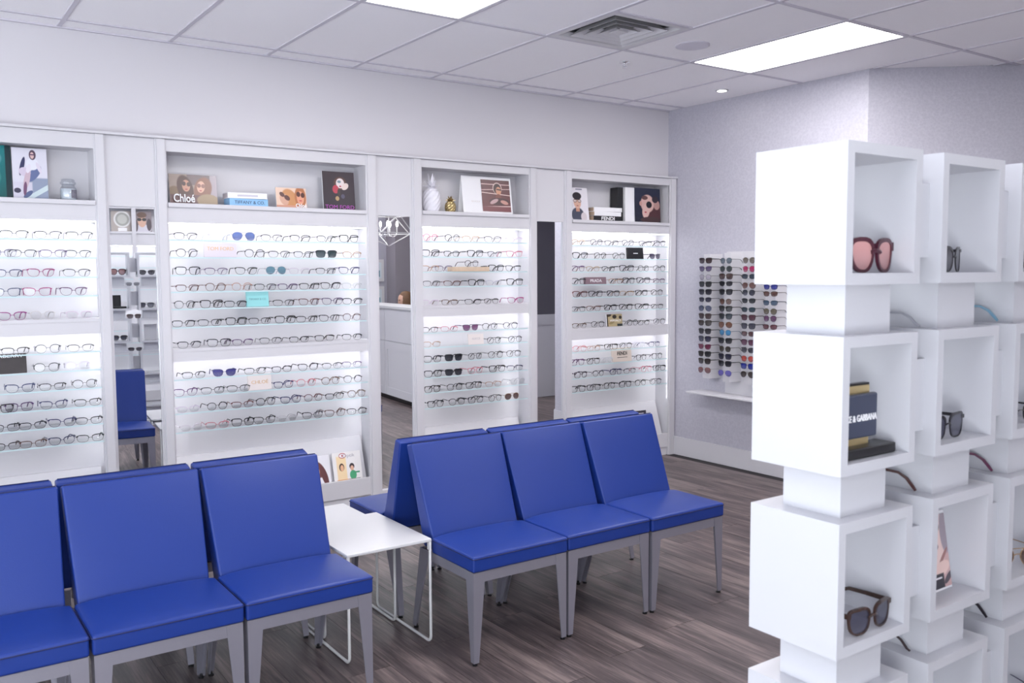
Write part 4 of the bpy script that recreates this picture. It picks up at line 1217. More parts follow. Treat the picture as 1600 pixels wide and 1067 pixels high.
lb.build('label', plain('jar_label', lin(120, 118, 130), 0.5, noise=0.5, nscale=60), t)

def two_faces(nm, s=1.0):
    return print_mat(nm, (150, 132, 122), [
        ('e', 0.10, 0.30, 0.16, 0.30, 0, (120, 96, 72)), ('b', 0.62, 0.85, 0.25, 0.2, 0, (106, 88, 90)), ('b', 0.94, 0.6, 0.08, 0.5, 0, (160, 148, 156)),
        ('e', 0.33, 0.52, 0.17, 0.46, 6, (74, 44, 40)), ('e', 0.70, 0.52, 0.19, 0.42, -8, (128, 84, 66)), ('e', 0.35, 0.62, 0.085, 0.20, 0, SKIN2), ('e', 0.66, 0.60, 0.085, 0.20, -4, SKIN),
        ('e', 0.305, 0.69, 0.042, 0.075, 0, (66, 40, 40)), ('e', 0.405, 0.67, 0.042, 0.075, 0, (72, 46, 44)), ('e', 0.62, 0.64, 0.042, 0.07, 0, (128, 84, 76)), ('e', 0.71, 0.63, 0.042, 0.07, 0, (134, 90, 80)),
        ('e', 0.35, 0.50, 0.03, 0.022, 0, (160, 76, 76)), ('e', 0.65, 0.47, 0.03, 0.022, 0, (168, 84, 84)),
        ('b', 0.35, 0.10, 0.36, 0.22, 0, (98, 66, 68)), ('e', 0.80, 0.14, 0.24, 0.22, 0, (146, 124, 96))], 0.3)


t = card('display_board', 'photo board of two women in sunglasses with white lettering', 'photo board', -4.290, -4.000, 0.186, two_faces('print_two_women'), lean=-8)
lettering('Chloé', 0.128, 0.052, PAPERW, t, (-0.062, -0.0046, 0.036), math.radians(-8), 0.02)
t = thing('book', 'pale blue boxed book lying flat under a white one', 'book', (-3.815, YF + 0.07, NZ2))
MB().box(-0.125, 0.125, -0.055, 0.06, 0, 0.045).build('block', plain('sky_blue_board', lin(142, 188, 226), 0.5), t, bevel=0.001)
lettering('TIFFANY & CO.', 0.195, 0.020, plain('slate_ink', lin(52, 62, 96), 0.5), t, (0.005, -0.0556, 0.022))
t = thing('book', 'white book lying flat on the pale blue boxed book', 'book', (-3.822, YF + 0.065, NZ2 + 0.0455), math.radians(-3))
MB().box(-0.125, 0.125, -0.055, 0.07, 0, 0.036).build('cover', PAPERW, t, bevel=0.001)
MB().box(-0.1253, -0.124, -0.045, 0.065, 0.004, 0.032).build('pages', plain('page_edges', lin(196, 184, 188), 0.7), t)
MB().box(-0.065, 0.065, -0.0556, -0.0549, 0.012, 0.024).build('printed_band', plain('grey_ink', lin(200, 196, 208), 0.5), t)
m = print_mat('print_two_blondes', (226, 196, 176), [('e', 0.45, 0.45, 0.26, 0.50, 10, (198, 140, 92)), ('e', 0.80, 0.55, 0.19, 0.55, 0, (176, 112, 74)), ('e', 0.26, 0.42, 0.14, 0.30, 10, SKIN), ('e', 0.80, 0.52, 0.12, 0.34, 0, (222, 156, 128)), ('e', 0.20, 0.66, 0.075, 0.13, 20, (100, 66, 62)), ('e', 0.36, 0.50, 0.085, 0.14, 20, (92, 58, 56)), ('e', 0.74, 0.70, 0.065, 0.13, 0, (84, 50, 46)), ('e', 0.88, 0.66, 0.065, 0.13, 0, (84, 50, 46)), ('e', 0.80, 0.38, 0.05, 0.03, 0, (196, 84, 84)), ('b', 0.3, 0.06, 0.5, 0.08, 0, (206, 150, 128))], 0.3)
t = card('display_board', 'small photo board of two blonde women in dark glasses', 'photo board', -3.615, -3.405, 0.136, m, lean=-9)
lettering('Chloé', 0.075, 0.028, PAPERW, t, (0.062, -0.0040, 0.018), math.radians(-9), 0.02)
m = print_mat('print_dark_floral', (52, 44, 52), [('e', 0.55, 0.70, 0.20, 0.17, 0, (92, 66, 58)), ('e', 0.55, 0.70, 0.13, 0.13, -10, (228, 214, 214)), ('e', 0.70, 0.62, 0.12, 0.08, 30, (226, 206, 200)), ('e', 0.40, 0.54, 0.10, 0.11, 0, (184, 70, 86)), ('e', 0.44, 0.30, 0.06, 0.06, 0, (178, 150, 110)), ('e', 0.62, 0.36, 0.06, 0.06, 0, (86, 84, 104)), ('e', 0.52, 0.74, 0.06, 0.035, 0, (120, 140, 150)), ('e', 0.55, 0.62, 0.035, 0.02, 0, (170, 60, 70)), ('e', 0.5, 0.46, 0.05, 0.1, 0, (70, 62, 60))], 0.3, (66, 56, 62))
t = card('display_board', 'dark poster board with pale face, flowers and violet lettering', 'photo board', -3.285, -3.052, 0.262, m, lean=-5)
lettering('TOM FORD', 0.212, 0.026, plain('violet_ink', lin(176, 84, 178), 0.5), t, (0.0, -0.0018, 0.020), math.radians(-5))

PINEW = plain('white_ceramic', lin(236, 234, 242), 0.25)
PINEG = plain('gold_ceramic', lin(200, 178, 128), 0.22, 0.85)


def pineapple(label, x, r, hb, hl, mat, lid):
    t = thing('pineapple_ornament', label, 'ornament', (x, YF + 0.085, NZ3))
    # body: quilted lattice of facets
    mb = MB(); n, rows = 22, 16
    for j in range(rows + 1):
        u = j / rows
        rr = r * (0.80 + 0.20 * math.sin(PI * min(1, u * 1.05))) * (1 if u < 0.93 else 0.8)
        if u == 0:
            rr = r * 0.74
        for k in range(n):
            a = 2 * PI * (k + 0.5 * (j % 2)) / n
            q = rr * (1.06 if (k + j // 2) % 2 == 0 else 0.985)
            mb.v.append((q * math.cos(a), q * math.sin(a), hb * u))
    for j in range(rows):
        for k in range(n):
            k2 = (k + 1) % n
            mb.f.append((j * n + k, j * n + k2, j * n + n + k2, j * n + n + k)); mb.m.append(0)
    mb.f.append(tuple(reversed(range(n)))); mb.f.append(tuple(rows * n + k for k in range(n))); mb.m += [0, 0]
    mb.build('body', mat, t)
    for ring, (cnt, spread, hh, z0) in enumerate(((8, 0.70, 0.34, 0.0), (7, 0.48, 0.62, 0.05), (5, 0.26, 1.0, 0.1))):
        for k in range(cnt):
            a = 2 * PI * k / cnt + ring * 0.4
            lf = MB(); ca, sa = math.cos(a), math.sin(a)
            pts = []
            for u, wd in ((0, 0.16), (0.35, 0.22), (0.7, 0.14), (1.0, 0.01)):
                rad = r * (0.18 + spread * u * (0.6 + 0.6 * u)); zz = hb * 0.985 + hl * (z0 + hh * (1 - z0) * (u - 0.15 * u * u * (2 - ring)))
                pts.append(((rad * ca, rad * sa, zz), wd * r))
            for (p0, w0), (p1, w1) in zip(pts[:-1], pts[1:]):
                lf.quad((p0[0] - sa * w0, p0[1] + ca * w0, p0[2]), (p0[0] + sa * w0, p0[1] - ca * w0, p0[2]), (p1[0] + sa * w1, p1[1] - ca * w1, p1[2]), (p1[0] - sa * w1, p1[1] + ca * w1, p1[2]))
            o = lf.build('leaf', mat, t)
            sd = o.modifiers.new('thick', 'SOLIDIFY'); sd.thickness = 0.002
    return t


pineapple('large white ceramic pineapple jar on the top shelf', -2.432, 0.064, 0.165, 0.115, PINEW, True)
pineapple('small gold pineapple ornament on the top shelf', -2.270, 0.040, 0.080, 0.042, PINEG, False)
m = print_mat('print_tattoo_portrait', (104, 54, 56), [('b', 0.5, 0.86, 0.6, 0.012, 0, (214, 180, 176)), ('b', 0.5, 0.70, 0.6, 0.010, 3, (214, 180, 176)), ('b', 0.5, 0.56, 0.6, 0.012, -4, (220, 190, 184)), ('b', 0.5, 0.16, 0.6, 0.012, 2, (226, 200, 194)), ('e', 0.56, 0.74, 0.16, 0.18, 0, (226, 196, 188)), ('e', 0.56, 0.73, 0.14, 0.165, 0, (58, 34, 34)), ('e', 0.60, 0.66, 0.095, 0.13, 0, (198, 140, 112)), ('b', 0.62, 0.70, 0.09, 0.022, -5, (70, 44, 44)), ('e', 0.58, 0.46, 0.10, 0.10, 0, (120, 66, 58)), ('e', 0.60, 0.32, 0.36, 0.12, 0, (70, 40, 44)), ('e', 0.42, 0.32, 0.16, 0.06, 25, (184, 150, 150)), ('e', 0.78, 0.30, 0.14, 0.06, -15, (190, 140, 128)), ('b', 0.5, 0.06, 0.6, 0.10, 0, (116, 62, 66))], 0.35, (88, 44, 48))
t = thing('photo_easel', 'white folding easel card with a maroon portrait print', 'photo card', (-1.945, YF + 0.055, NZ3))
a = math.radians(-8)
MB().box(-0.225, 0.225, 0.0012, 0.006, 0, 0.285).build('front_panel', PAPERW, t).rotation_euler = (a, 0, 0)
MB().hexa([(-0.225, 0.085, 0), (0.225, 0.085, 0), (0.225, 0.088, 0), (-0.225, 0.088, 0)], [(-0.225, 0.040, 0.28), (0.225, 0.040, 0.28), (0.225, 0.046, 0.282), (-0.225, 0.046, 0.282)]).build('back_leg', PAPERW, t)
face_plane('print', 0.262, 0.245, m, t, (0.078, 0.0, 0.018), a)
lettering('GUCCI', 0.075, 0.010, plain('pale_gold_ink', lin(206, 196, 190), 0.5), t, (-0.128, -0.012, 0.088), a)

m = print_mat('print_man_glasses', (226, 222, 228), [('e', 0.40, 0.15, 0.34, 0.24, 0, (62, 66, 84)), ('e', 0.72, 0.10, 0.16, 0.14, 0, (206, 196, 200)), ('b', 0.42, 0.36, 0.10, 0.10, 0, SKIN2), ('e', 0.42, 0.55, 0.20, 0.20, 0, (212, 170, 150)), ('e', 0.42, 0.74, 0.24, 0.12, 0, (36, 28, 34)), ('e', 0.30, 0.59, 0.10, 0.05, 0, (48, 40, 48)), ('e', 0.30, 0.59, 0.08, 0.035, 0, (206, 190, 184)), ('e', 0.54, 0.59, 0.10, 0.05, 0, (48, 40, 48)), ('e', 0.54, 0.59, 0.08, 0.035, 0, (206, 190, 184)), ('e', 0.42, 0.44, 0.06, 0.018, 0, (170, 104, 100)), ('b', 0.55, 0.95, 0.18, 0.02, 0, (140, 140, 156))], 0.35)
card('display_board', 'white photo board of a dark-haired man in glasses', 'photo board', -1.150, -0.955, 0.268, m, lean=-8, y=YF + 0.045)
KRAFT = plain('kraft_board', lin(196, 170, 146), 0.6)
for k, (lab, h, col, txt, ink) in enumerate((('black book with white lettering, lowest of the flat stack', 0.040, BLACK, 'FENDI', PAPERW), ('pale book in the middle of the flat stack', 0.036, PAPERW, '', None), ('pale book on top of the flat stack', 0.034, PAPERW, '', TAG))):
    z = NZ4 + [0, 0.0404, 0.0768][k]
    t = thing('book', lab, 'book', (-0.785 + 0.004 * k, YF + 0.085, z), math.radians([0, 1.5, -2][k]), 'flat stack of books')
    MB().box(-0.135, 0.165, -0.055, 0.07, 0, h).build('cover', [col, PAPERW, PAPERW][k], t, bevel=0.001)
    MB().box(-0.137, -0.1348, -0.05, 0.066, 0.003, h - 0.003).build('pages', KRAFT, t)
    if txt:
        lettering(txt, 0.145 if k == 0 else 0.16, 0.028 if k == 0 else 0.010, ink, t, (0.02, -0.0556, h / 2), bold=0.02 if k == 0 else 0)
t = thing('book', 'black upright book behind the flat stack', 'book', (-0.588, YF + 0.105, NZ4))
MB().box(-0.035, 0.025, -0.035, 0.06, 0, 0.290).build('cover', BLACK, t, bevel=0.002)
t = thing('book', 'white upright book between the black one and the portrait', 'book', (-0.503, YF + 0.10, NZ4))
MB().box(-0.052, 0.052, -0.05, 0.06, 0, 0.292).build('cover', PAPERW, t, bevel=0.002)
m = print_mat('print_night_portrait', (24, 26, 44), [('e', 0.72, 0.30, 0.42, 0.30, 0, (74, 40, 44)), ('e', 0.50, 0.55, 0.26, 0.26, -20, (206, 168, 160)), ('e', 0.44, 0.34, 0.14, 0.22, -15, (214, 176, 168)), ('e', 0.40, 0.72, 0.12, 0.06, 0, (92, 60, 60)), ('e', 0.56, 0.52, 0.11, 0.10, 0, (16, 16, 26)), ('e', 0.86, 0.52, 0.12, 0.14, 0, (176, 136, 130)), ('e', 0.24, 0.55, 0.05, 0.07, 0, (196, 150, 140)), ('e', 0.42, 0.30, 0.045, 0.022, 0, (170, 70, 80)), ('e', 0.62, 0.08, 0.4, 0.09, 0, (66, 44, 46)), ('e', 0.80, 0.68, 0.12, 0.1, 0, (44, 34, 46))], 0.25, (30, 36, 60))
card('display_board', 'dark portrait board of a face in round black sunglasses', 'photo board', -0.446, -0.142, 0.296, m, lean=-3, y=YF + 0.045)

# ------------------------------------------------------------------ cards and boxes on the glass shelves
def shelf_card(name, label, x0, x1, z, h, mat, txt=None, tw=0.6, th=0.14, ink=TAG, zt=0.5, depth=0.02, lean=-6, y=YF + 0.045, bold=0.0, cat='card'):
    w = x1 - x0
    t = thing(name, label, cat, ((x0 + x1) / 2, y, z + 0.0006), 0, 'brand cards on the shelves')
    a = math.radians(lean)
    o = MB().box(-w / 2, w / 2, 0, depth, 0, h).build('block', mat, t, bevel=0.001); o.rotation_euler = (a, 0, 0)
    if txt:
        lettering(txt, w * tw, h * th, ink, t, (0, -0.0007 + math.sin(-a) * h * zt, h * zt), a, bold)
    return t


GOLDINK = plain('gold_ink', lin(214, 176, 130), 0.35, 0.4)
BLUSH = plain('blush_board', lin(206, 198, 208), 0.5)
SAND = plain('sand_board', lin(222, 212, 210), 0.5)
shelf_card('shelf_card', 'pale grey card with gold lettering beside round glasses, second shelf', -4.100, -3.892, 1.739, 0.088, BLUSH, 'TOM FORD', 0.80, 0.26, GOLDINK, 0.62, 0.004)
shelf_card('gift_box', 'turquoise box card with grey lettering on the fifth shelf', -3.836, -3.690, 1.420, 0.098, plain('turquoise_board', lin(142, 206, 209), 0.5), 'TIFFANY & CO.', 0.78, 0.13, plain('grey_teal_ink', lin(110, 160, 166), 0.5), 0.5, 0.02)
shelf_card('shelf_card', 'sand coloured card with gold lettering in the lower half', -3.842, -3.686, 0.874, 0.108, SAND, 'CHLOÉ', 0.72, 0.26, GOLDINK, 0.5, 0.02)
shelf_card('gift_box', 'black box card with pale lettering at the far left', -5.31, -5.112, 1.079, 0.112, plain('charcoal_board', lin(52, 46, 48), 0.5, noise=0.4, nscale=18), 'BURBERRY', 0.85, 0.15, PAPERW, 0.88, 0.02)
t = shelf_card('shelf_block', 'long flat wooden riser block with glasses standing on it', -2.302, -1.972, 1.643, 0.034, plain('pale_oak', lin(208, 184, 160), 0.5, noise=0.12, nscale=30), None, depth=0.07, lean=0, y=YF + 0.014, cat='riser')
place_glasses('O', (64, 50, 58), (-2.118, YF + 0.03, 1.643 + 0.0352), math.radians(4), 'round eyeglasses standing on the wooden riser block', 'eyeglasses', 'eyewear on the glass shelves', None, 1.0)
shelf_card('shelf_card', 'cream card with grey lettering in the narrowest bay', -2.146, -2.006, 1.088, 0.080, SAND, 'GUCCI', 0.48, 0.18, TAG, 0.55, 0.006)
t = shelf_card('gift_box', 'black box card with a small white mark in the rightmost bay', -0.524, -0.342, 1.744, 0.098, BLACK, None)
o = MB().box(-0.026, 0.026, -0.0008, 0.0002, 0.045, 0.052).build('printed_bar', PAPERW, t); o.rotation_euler = (math.radians(-6), 0, 0)
shelf_card('gift_box', 'mauve oblong box with white lettering in the rightmost bay', -0.992, -0.768, 1.533, 0.058, plain('mauve_board', lin(128, 104, 114), 0.5), 'PRADA', 0.55, 0.42, PAPERW, 0.5, 0.03)
m = print_mat('print_baroque', (176, 160, 126), [('e', 0.5, 0.78, 0.14, 0.16, 0, (44, 38, 36)), ('e', 0.15, 0.9, 0.16, 0.10, 20, (60, 50, 42)), ('e', 0.88, 0.72, 0.10, 0.14, 0, (52, 44, 38)), ('b', 0.85, 0.10, 0.2, 0.10, 0, (52, 58, 60)), ('b', 0.02, 0.5, 0.05, 0.6, 0, (40, 36, 32)), ('e', 0.3, 0.3, 0.2, 0.1, 30, (150, 132, 96)), ('e', 0.7, 0.4, 0.16, 0.08, -30, (196, 182, 150))], 0.35)
t = card('shelf_card', 'gold and black patterned card with pale lettering', 'card', -0.756, -0.584, 0.104, m, y=YF + 0.045, lean=-6, z=1.1726, t_=0.012)
lettering('VERSACE', 0.125, 0.016, PAPERW, t, (0.0, -0.0056, 0.050), math.radians(-6))
t = shelf_card('gift_box', 'beige box card with black underlined lettering', -0.690, -0.474, 0.865, 0.118, plain('beige_board', lin(206, 192, 182), 0.5), 'FENDI', 0.52, 0.26, BLACK, 0.60, 0.02, bold=0.02)
MB().box(-0.058, 0.058, 0.0003, 0.0012, 0.034, 0.038).build('underline', BLACK, t).rotation_euler = (math.radians(-6), 0, 0)
t.children[-1].location = (0, -0.0016, 0)

# magazines in the sloped racks
def magazine(label, x0, x1, h, mat, z=0.1106, y=YF + 0.030, txt=None, ink=None, tw=0.5):
    w = x1 - x0
    a = math.radians(-13)
    t = thing('magazine', label, 'magazine', ((x0 + x1) / 2, y, z), 0, 'magazines in the low rack')
    MB().box(-w / 2, w / 2, 0.0012, 0.005, 0, h).build('pages', PAPERW, t).rotation_euler = (a, 0, 0)
    face_plane('cover', w, h, mat, t, (0, 0, 0), a)
    if txt:
        lettering(txt, w * tw, h * 0.11, ink, t, (w * 0.08, math.sin(-a) * h * 0.89 - 0.0008, h * 0.89 * math.cos(a)), a)
    return t


m = print_mat('print_red_hair', (232, 230, 236), [('e', 0.50, 0.66, 0.30, 0.20, -25, (112, 66, 66)), ('e', 0.76, 0.48, 0.11, 0.28, 22, (104, 60, 62)), ('e', 0.40, 0.60, 0.19, 0.16, 0, (226, 190, 182)), ('e', 0.40, 0.52, 0.06, 0.02, 0, (180, 90, 96))], 0.4)
magazine('magazine with a red-haired face, half hidden by a chair', -3.468, -3.276, 0.272, m)
m = print_mat('print_health_mag', (236, 232, 232), [('b', 0.30, 0.50, 0.17, 0.40, 0, (240, 214, 172)), ('e', 0.30, 0.62, 0.09, 0.10, 0, (70, 48, 44)), ('e', 0.31, 0.60, 0.06, 0.08, 0, (226, 176, 140)), ('b', 0.36, 0.26, 0.26, 0.05, 0, (222, 150, 90)), ('e', 0.66, 0.62, 0.09, 0.08, 0, (56, 44, 50)), ('e', 0.66, 0.57, 0.06, 0.07, 0, (220, 172, 148)), ('e', 0.68, 0.40, 0.12, 0.12, 0, (70, 158, 112)), ('b', 0.80, 0.46, 0.12, 0.02, 0, (70, 150, 110)), ('e', 0.36, 0.91, 0.13, 0.07, 0, (186, 88, 92)), ('e', 0.36, 0.91, 0.11, 0.05, 0, (238, 232, 234)), ('e', 0.36, 0.91, 0.03, 0.03, 0, (186, 88, 92)), ('b', 0.72, 0.30, 0.2, 0.01, 0, (150, 146, 150)), ('b', 0.72, 0.25, 0.18, 0.01, 0, (170, 166, 170))], 0.4)
magazine('white magazine with a child in green and a printed eye', -3.254, -3.040, 0.276, m, txt='Optik', ink=TAG, tw=0.42)
m = print_mat('print_dark_mag', (50, 46, 60), [('b', 0.5, 0.88, 0.34, 0.05, 0, (196, 192, 202)), ('e', 0.5, 0.4, 0.3, 0.3, 0, (150, 130, 130))], 0.4)
magazine('dark topped magazine peeking above the rear chair back', -0.452, -0.255, 0.305, m, z=0.1106)

# ------------------------------------------------------------------ far side of the room, seen in the mirrors
opp = cabinet('white display cabinet reflected in mirror, posters on its top shelf', 1.30, [1.86, 1.72, 1.58, 1.45, 0.95, 0.80, 0.65], 1.30, 1.21, (-3.25, -6.3 + 0.21, 0), PI, (2.155, 2.432), 1.985, 2.50)
for (xl, xr) in ((-0.085, -0.0125), (1.3125, 1.385)):
    MB().box(xl, xr, -0.01, 0.20, 0, 2.50).build('pilaster', WHITE, opp)
MB().box(0.592, 0.642, -0.016, -0.0145, 1.32, 2.50).build('middle_stile', WHITE, opp)
m = print_mat('print_watch', (176, 166, 160), [('e', 0.45, 0.60, 0.42, 0.40, 0, (226, 224, 222)), ('e', 0.45, 0.60, 0.34, 0.33, 0, (160, 160, 154)), ('e', 0.45, 0.60, 0.24, 0.23, 0, (190, 190, 184)), ('b', 0.45, 0.10, 0.22, 0.08, 0, (236, 234, 236))], 0.35)
t = card('display_board', 'poster of a round watch face, seen in the mirror', 'photo board', -3.40, -3.17, 0.250, m, y=0, lean=-4)
t.location = (-4.000, -6.3 + 0.21 - 0.05, 2.1556); t.rotation_euler = (0, 0, PI)
m = print_mat('print_man_sunglasses', (126, 112, 118), [('e', 0.5, 0.15, 0.5, 0.22, 0, (206, 202, 212)), ('e', 0.55, 0.52, 0.24, 0.30, 0, (210, 168, 146)), ('e', 0.55, 0.82, 0.28, 0.14, 0, (92, 60, 46)), ('e', 0.42, 0.60, 0.13, 0.08, 0, (20, 18, 24)), ('e', 0.70, 0.60, 0.13, 0.08, 0, (20, 18, 24)), ('e', 0.15, 0.35, 0.14, 0.3, 0, (70, 58, 66)), ('e', 0.9, 0.3, 0.12, 0.3, 0, (80, 66, 72))], 0.35)
t = card('display_board', 'poster of a man in dark sunglasses, seen in the mirror', 'photo board', -3.10, -2.90, 0.252, m, y=0, lean=-4)
t.location = (-3.755, -6.3 + 0.21 - 0.05, 2.1556); t.rotation_euler = (0, 0, PI)

t = thing('reception_desk', 'tall white panelled reception counter reflected in the middle mirror', 'desk', (-0.992, -5.50, 0))
MB().box(0.02, 0.34, -1.50, 1.50, 0.07, 1.185).build('body', WHITE, t)
MB().box(-0.03, 0.38, -1.53, 1.53, 1.185, 1.22).build('countertop', TABLEW, t, bevel=0.003)
MB().box(0.05, 0.33, -1.48, 1.48, 0.0, 0.07).build('toe_kick', BLACK, t)
MB().box(0.34, 0.62, -1.50, 1.50, 0.70, 0.73).build('work_surface', TABLEW, t)
MB().box(0.58, 0.62, -1.49, -1.43, 0, 0.70).build('leg', WHITE, t)
MB().box(0.58, 0.62, 1.43, 1.49, 0, 0.70).build('leg', WHITE, t)
for k in range(3):
    y0, y1 = -1.5 + k * 1.0, -1.5 + (k + 1) * 1.0
    MB().box(0.004, 0.02, y0 + 0.006, y1 - 0.006, 0.775, 1.18).build('upper_panel', WHITE, t)
    p = MB().box(0.008, 0.02, y0 + 0.10, y1 - 0.10, 0.17, 0.665).build('lower_panel', WHITE, t)
    MB().box(0.0, 0.02, y0 + 0.006, y0 + 0.10, 0.07, 0.765).box(0.0, 0.02, y1 - 0.10, y1 - 0.006, 0.07, 0.765).box(0.0, 0.02, y0 + 0.10, y1 - 0.10, 0.07, 0.17).box(0.0, 0.02, y0 + 0.10, y1 - 0.10, 0.665, 0.765).build('panel_frame', WHITE, p)

t = thing('chandelier', 'white wire polyhedron chandelier with glowing candle bulbs, in the mirror', 'chandelier', (-0.36, -6.42, 2.33))
R_ = 0.40
mb = []
V_ = []
for k in range(5):
    a = 2 * PI * k / 5 + 0.3
    V_.append(Vector((R_ * math.cos(a), R_ * math.sin(a), 0.14)))
for k in range(5):
    a = 2 * PI * (k + 0.5) / 5 + 0.3
    V_.append(Vector((R_ * math.cos(a), R_ * math.sin(a), -0.12)))
V_ += [Vector((0, 0, 0.36)), Vector((0, 0, -0.30))]
E_ = [(k, (k + 1) % 5) for k in range(5)] + [(5 + k, 5 + (k + 1) % 5) for k in range(5)] + [(k, 5 + k) for k in range(5)] + [((k + 1) % 5, 5 + k) for k in range(5)] + [(10, k) for k in range(5)] + [(11, 5 + k) for k in range(5)]
for a, b in E_:
    MB().tube([V_[a], V_[b]], 0.007, 6).build('wire', TABLEW, t)
MB().tube([(0, 0, -0.16), (0, 0, H - 2.33 - 0.003)], 0.006, 8).build('stem', TABLEW, t)
MB().lathe([(0.06, 0), (0.06, -0.03), (0.02, -0.04)], 20, (0, 0, H - 2.33 - 0.001)).build('canopy', TABLEW, t)
for k in range(4):
    a = PI / 2 * k + 0.5
    ca, sa = math.cos(a), math.sin(a)
    arm = MB().tube([(0, 0, -0.14), (0.06 * ca, 0.06 * sa, -0.17), (0.11 * ca, 0.11 * sa, -0.15), (0.12 * ca, 0.12 * sa, -0.10)], 0.005, 6).build('arm', CHROME, t, True)
    MB().lathe([(0.011, -0.10), (0.011, -0.02)], 12, (0.12 * ca, 0.12 * sa, 0)).build('candle_sleeve', TABLEW, arm)
    MB().lathe([(0.008, -0.02), (0.017, 0.005), (0.015, 0.03), (0.003, 0.06)], 12, (0.12 * ca, 0.12 * sa, 0)).build('bulb', BULB, arm, True)

for k, (z, lab) in enumerate(((1.50, 'upper small white framed print on the reception wall'), (1.06, 'lower small white framed print on the reception wall'))):
    t = thing('framed_print', lab, 'picture', (0.02, -8.0, z), PI, 'framed prints at the reception')
    MB().box(-0.13, 0.13, -0.02, -0.001, 0, 0.36).build('frame', TABLEW, t)
    face_plane('print', 0.17, 0.26, print_mat(f'print_blue_{k}', (206, 216, 222), [('b', 0.5, 0.3, 0.34, 0.2, 0, (84, 140, 156)), ('e', 0.5, 0.12, 0.14, 0.08, 0, (70, 60, 66))], 0.4), t, (0, -0.0215, 0.05))

t = thing('switch_plate', 'white triple switch plate on the charcoal wall, seen in mirror', 'switch', (1.523, -3.85, 1.356), PI)
MB().box(-0.088, 0.088, -0.006, -0.0005, -0.07, 0.07).build('plate', TABLEW, t, bevel=0.002)
for k in (-1, 0, 1):
    MB().box(k * 0.052 - 0.017, k * 0.052 + 0.017, -0.010, -0.006, -0.034, 0.034).build('rocker', TABLEW, t, bevel=0.001)

# tall cabinet by the angled wall, its top just clears the cubes
t = thing('tall_cabinet', 'tall white cabinet whose top shows above the white cubes', 'cabinet', (0.667, -2.540, 0), math.atan2(-1.88, 2.2))
MB().box(-0.085, -0.073, -0.115, -0.018, 0, 2.325).box(0.058, 0.070, -0.115, -0.018, 0, 2.325).box(-0.073, 0.058, -0.030, -0.018, 0, 2.325).box(-0.073, 0.058, -0.115, -0.030, 2.30, 2.325).box(-0.073, 0.058, -0.115, -0.030, 0, 0.08).build('carcass', WHITE, t)
for z in (0.5, 0.9, 1.3, 1.7, 2.02):
    MB().box(-0.073, 0.058, -0.11, -0.030, z, z + 0.02).build('shelf', WHITE, t)
MB().box(-0.092, 0.077, -0.122, -0.0175, 2.325, 2.352).build('cornice', WHITE, t)

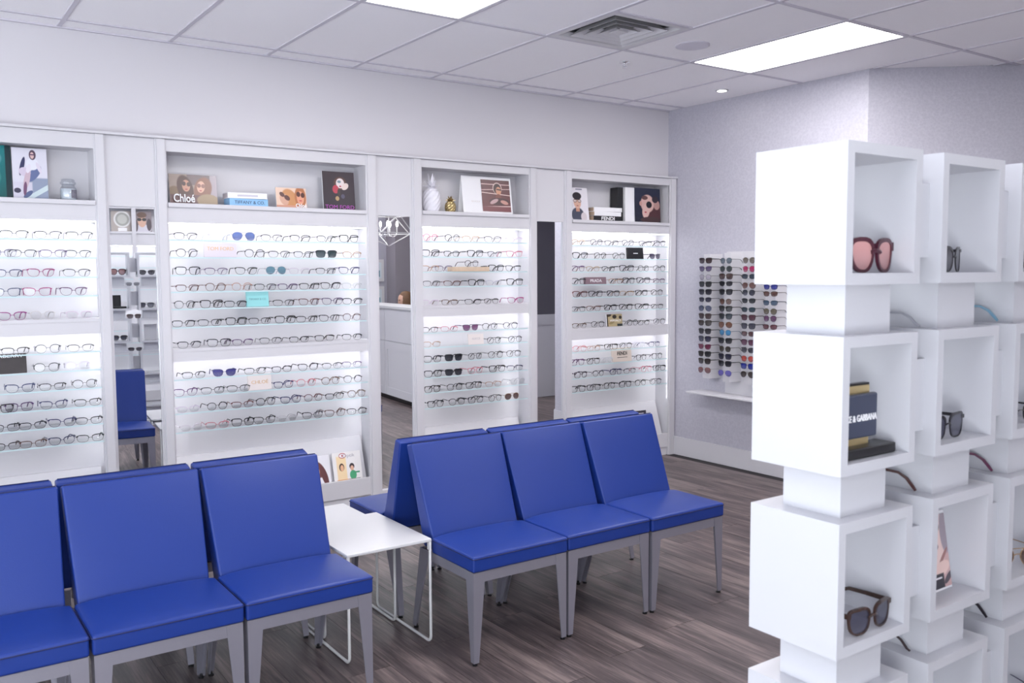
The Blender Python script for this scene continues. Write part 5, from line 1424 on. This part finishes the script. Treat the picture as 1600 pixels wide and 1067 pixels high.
# receptionist seated behind the counter; only the top of the hair shows in the mirror
def person():
    t = thing('person', 'person with brown hair seated behind the reception counter, seen in mirror', 'person', (-0.02, -6.66, 0), -PI / 2)
    # local: faces -y ; seat height 0.5
    J = [((0, 0, 0.56), 0.14), ((0, 0.01, 0.72), 0.125), ((0, 0.015, 0.90), 0.135), ((0, 0.01, 0.985), 0.085), ((0, -0.005, 1.06), 0.05), ((0, -0.015, 1.13), 0.068), ((0, -0.02, 1.22), 0.082), ((0, -0.015, 1.27), 0.062),
         ((0.17, 0.01, 0.955), 0.055), ((0.21, -0.06, 0.78), 0.043), ((0.13, -0.24, 0.79), 0.034), ((0.10, -0.31, 0.785), 0.028),
         ((-0.17, 0.01, 0.955), 0.055), ((-0.21, -0.06, 0.78), 0.043), ((-0.13, -0.24, 0.79), 0.034), ((-0.10, -0.31, 0.785), 0.028),
         ((0.09, -0.05, 0.52), 0.085), ((0.10, -0.40, 0.51), 0.062), ((0.10, -0.38, 0.12), 0.042), ((0.10, -0.47, 0.05), 0.035),
         ((-0.09, -0.05, 0.52), 0.085), ((-0.10, -0.40, 0.51), 0.062), ((-0.10, -0.38, 0.12), 0.042), ((-0.10, -0.47, 0.05), 0.035)]
    E = [(0, 1), (1, 2), (2, 3), (3, 4), (4, 5), (5, 6), (6, 7), (2, 8), (8, 9), (9, 10), (10, 11), (2, 12), (12, 13), (13, 14), (14, 15), (0, 16), (16, 17), (17, 18), (18, 19), (0, 20), (20, 21), (21, 22), (22, 23)]
    # five fingers on each hand
    for s, w in ((1, 11), (-1, 15)):
        bx_, by_, bz_ = J[w][0]
        for f in range(5):
            dx = (f - 2) * 0.017
            i = len(J)
            if f == 0:
                p1, p2 = (bx_ - s * 0.035, by_ - 0.02, bz_), (bx_ - s * 0.05, by_ - 0.05, bz_ - 0.005)
            else:
                L = (0.075, 0.085, 0.08, 0.065)[f - 1]
                p1, p2 = (bx_ + s * dx, by_ - L * 0.55, bz_ + 0.004), (bx_ + s * dx, by_ - L, bz_ - 0.012)
            J += [(p1, 0.009), (p2, 0.007)]
            E += [(w, i), (i, i + 1)]
    me = bpy.data.meshes.new('body')
    me.from_pydata([j[0] for j in J], E, [])
    me.materials.append(plain('grey_blouse', lin(70, 72, 84), 0.7))
    o = add('body', me, t)
    sk = o.modifiers.new('skin', 'SKIN'); sk.use_smooth_shade = True
    for v, j in zip(me.skin_vertices[0].data, J):
        v.radius = (j[1], j[1])
    me.skin_vertices[0].data[0].use_root = True
    su = o.modifiers.new('sub', 'SUBSURF'); su.levels = 1; su.render_levels = 1
    SK = plain('skin_tone', lin(206, 164, 144), 0.5)
    hd = MB().lathe([(0.03, -0.125), (0.062, -0.10), (0.078, -0.04), (0.082, 0.02), (0.074, 0.075), (0.045, 0.11), (0.006, 0.122)], 20, (0, -0.018, 1.215), sy=1.15).build('head', SK, t, True)
    MB().hexa([(-0.012, -0.118, 1.185), (0.012, -0.118, 1.185), (0.010, -0.10, 1.185), (-0.010, -0.10, 1.185)], [(-0.006, -0.108, 1.235), (0.006, -0.108, 1.235), (0.006, -0.095, 1.235), (-0.006, -0.095, 1.235)]).build('nose', SK, hd, bevel=0.004)
    for s in (-1, 1):
        MB().lathe([(0.004, -0.008), (0.010, 0), (0.004, 0.008)], 10, (s * 0.032, -0.104, 1.232)).build('eye', BLACK, hd, True)
        MB().lathe([(0.006, -0.026), (0.014, 0), (0.008, 0.026)], 10, (s * 0.083, -0.01, 1.215)).build('ear', SK, hd, True)
    MB().lathe([(0.004, -0.005), (0.022, 0), (0.004, 0.005)], 12, (0, -0.098, 1.152), sy=0.4).build('mouth', plain('lips', lin(170, 90, 92), 0.5), hd, True)
    hm = plain('brown_hair', lin(112, 82, 58), 0.6, noise=0.35, nscale=50, bump=0.8)
    mbh = MB().lathe([(0.095, -0.13), (0.104, -0.06), (0.103, 0.03), (0.092, 0.095), (0.058, 0.132), (0.008, 0.145)], 22, (0, 0.012, 1.222), sy=1.02)
    mbh.build('hair', hm, t, True)
    return t


person()
t = thing('stool', 'grey office stool behind the reception counter', 'stool', (-0.02, -6.66, 0))
MB().lathe([(0.18, 0.36), (0.19, 0.38), (0.18, 0.405)], 24).build('seat', GREYWALL, t, True)
MB().lathe([(0.025, 0.05), (0.025, 0.36)], 12).build('post', CHROME, t)
for k in range(5):
    a = 2 * PI * k / 5
    MB().tube([(0, 0, 0.08), (0.25 * math.cos(a), 0.25 * math.sin(a), 0.035)], 0.014, 8).build('leg', CHROME, t)
    MB().lathe([(0.022, 0.0), (0.024, 0.012), (0.018, 0.03)], 10, (0.25 * math.cos(a), 0.25 * math.sin(a), 0)).build('caster', BLACK, t)
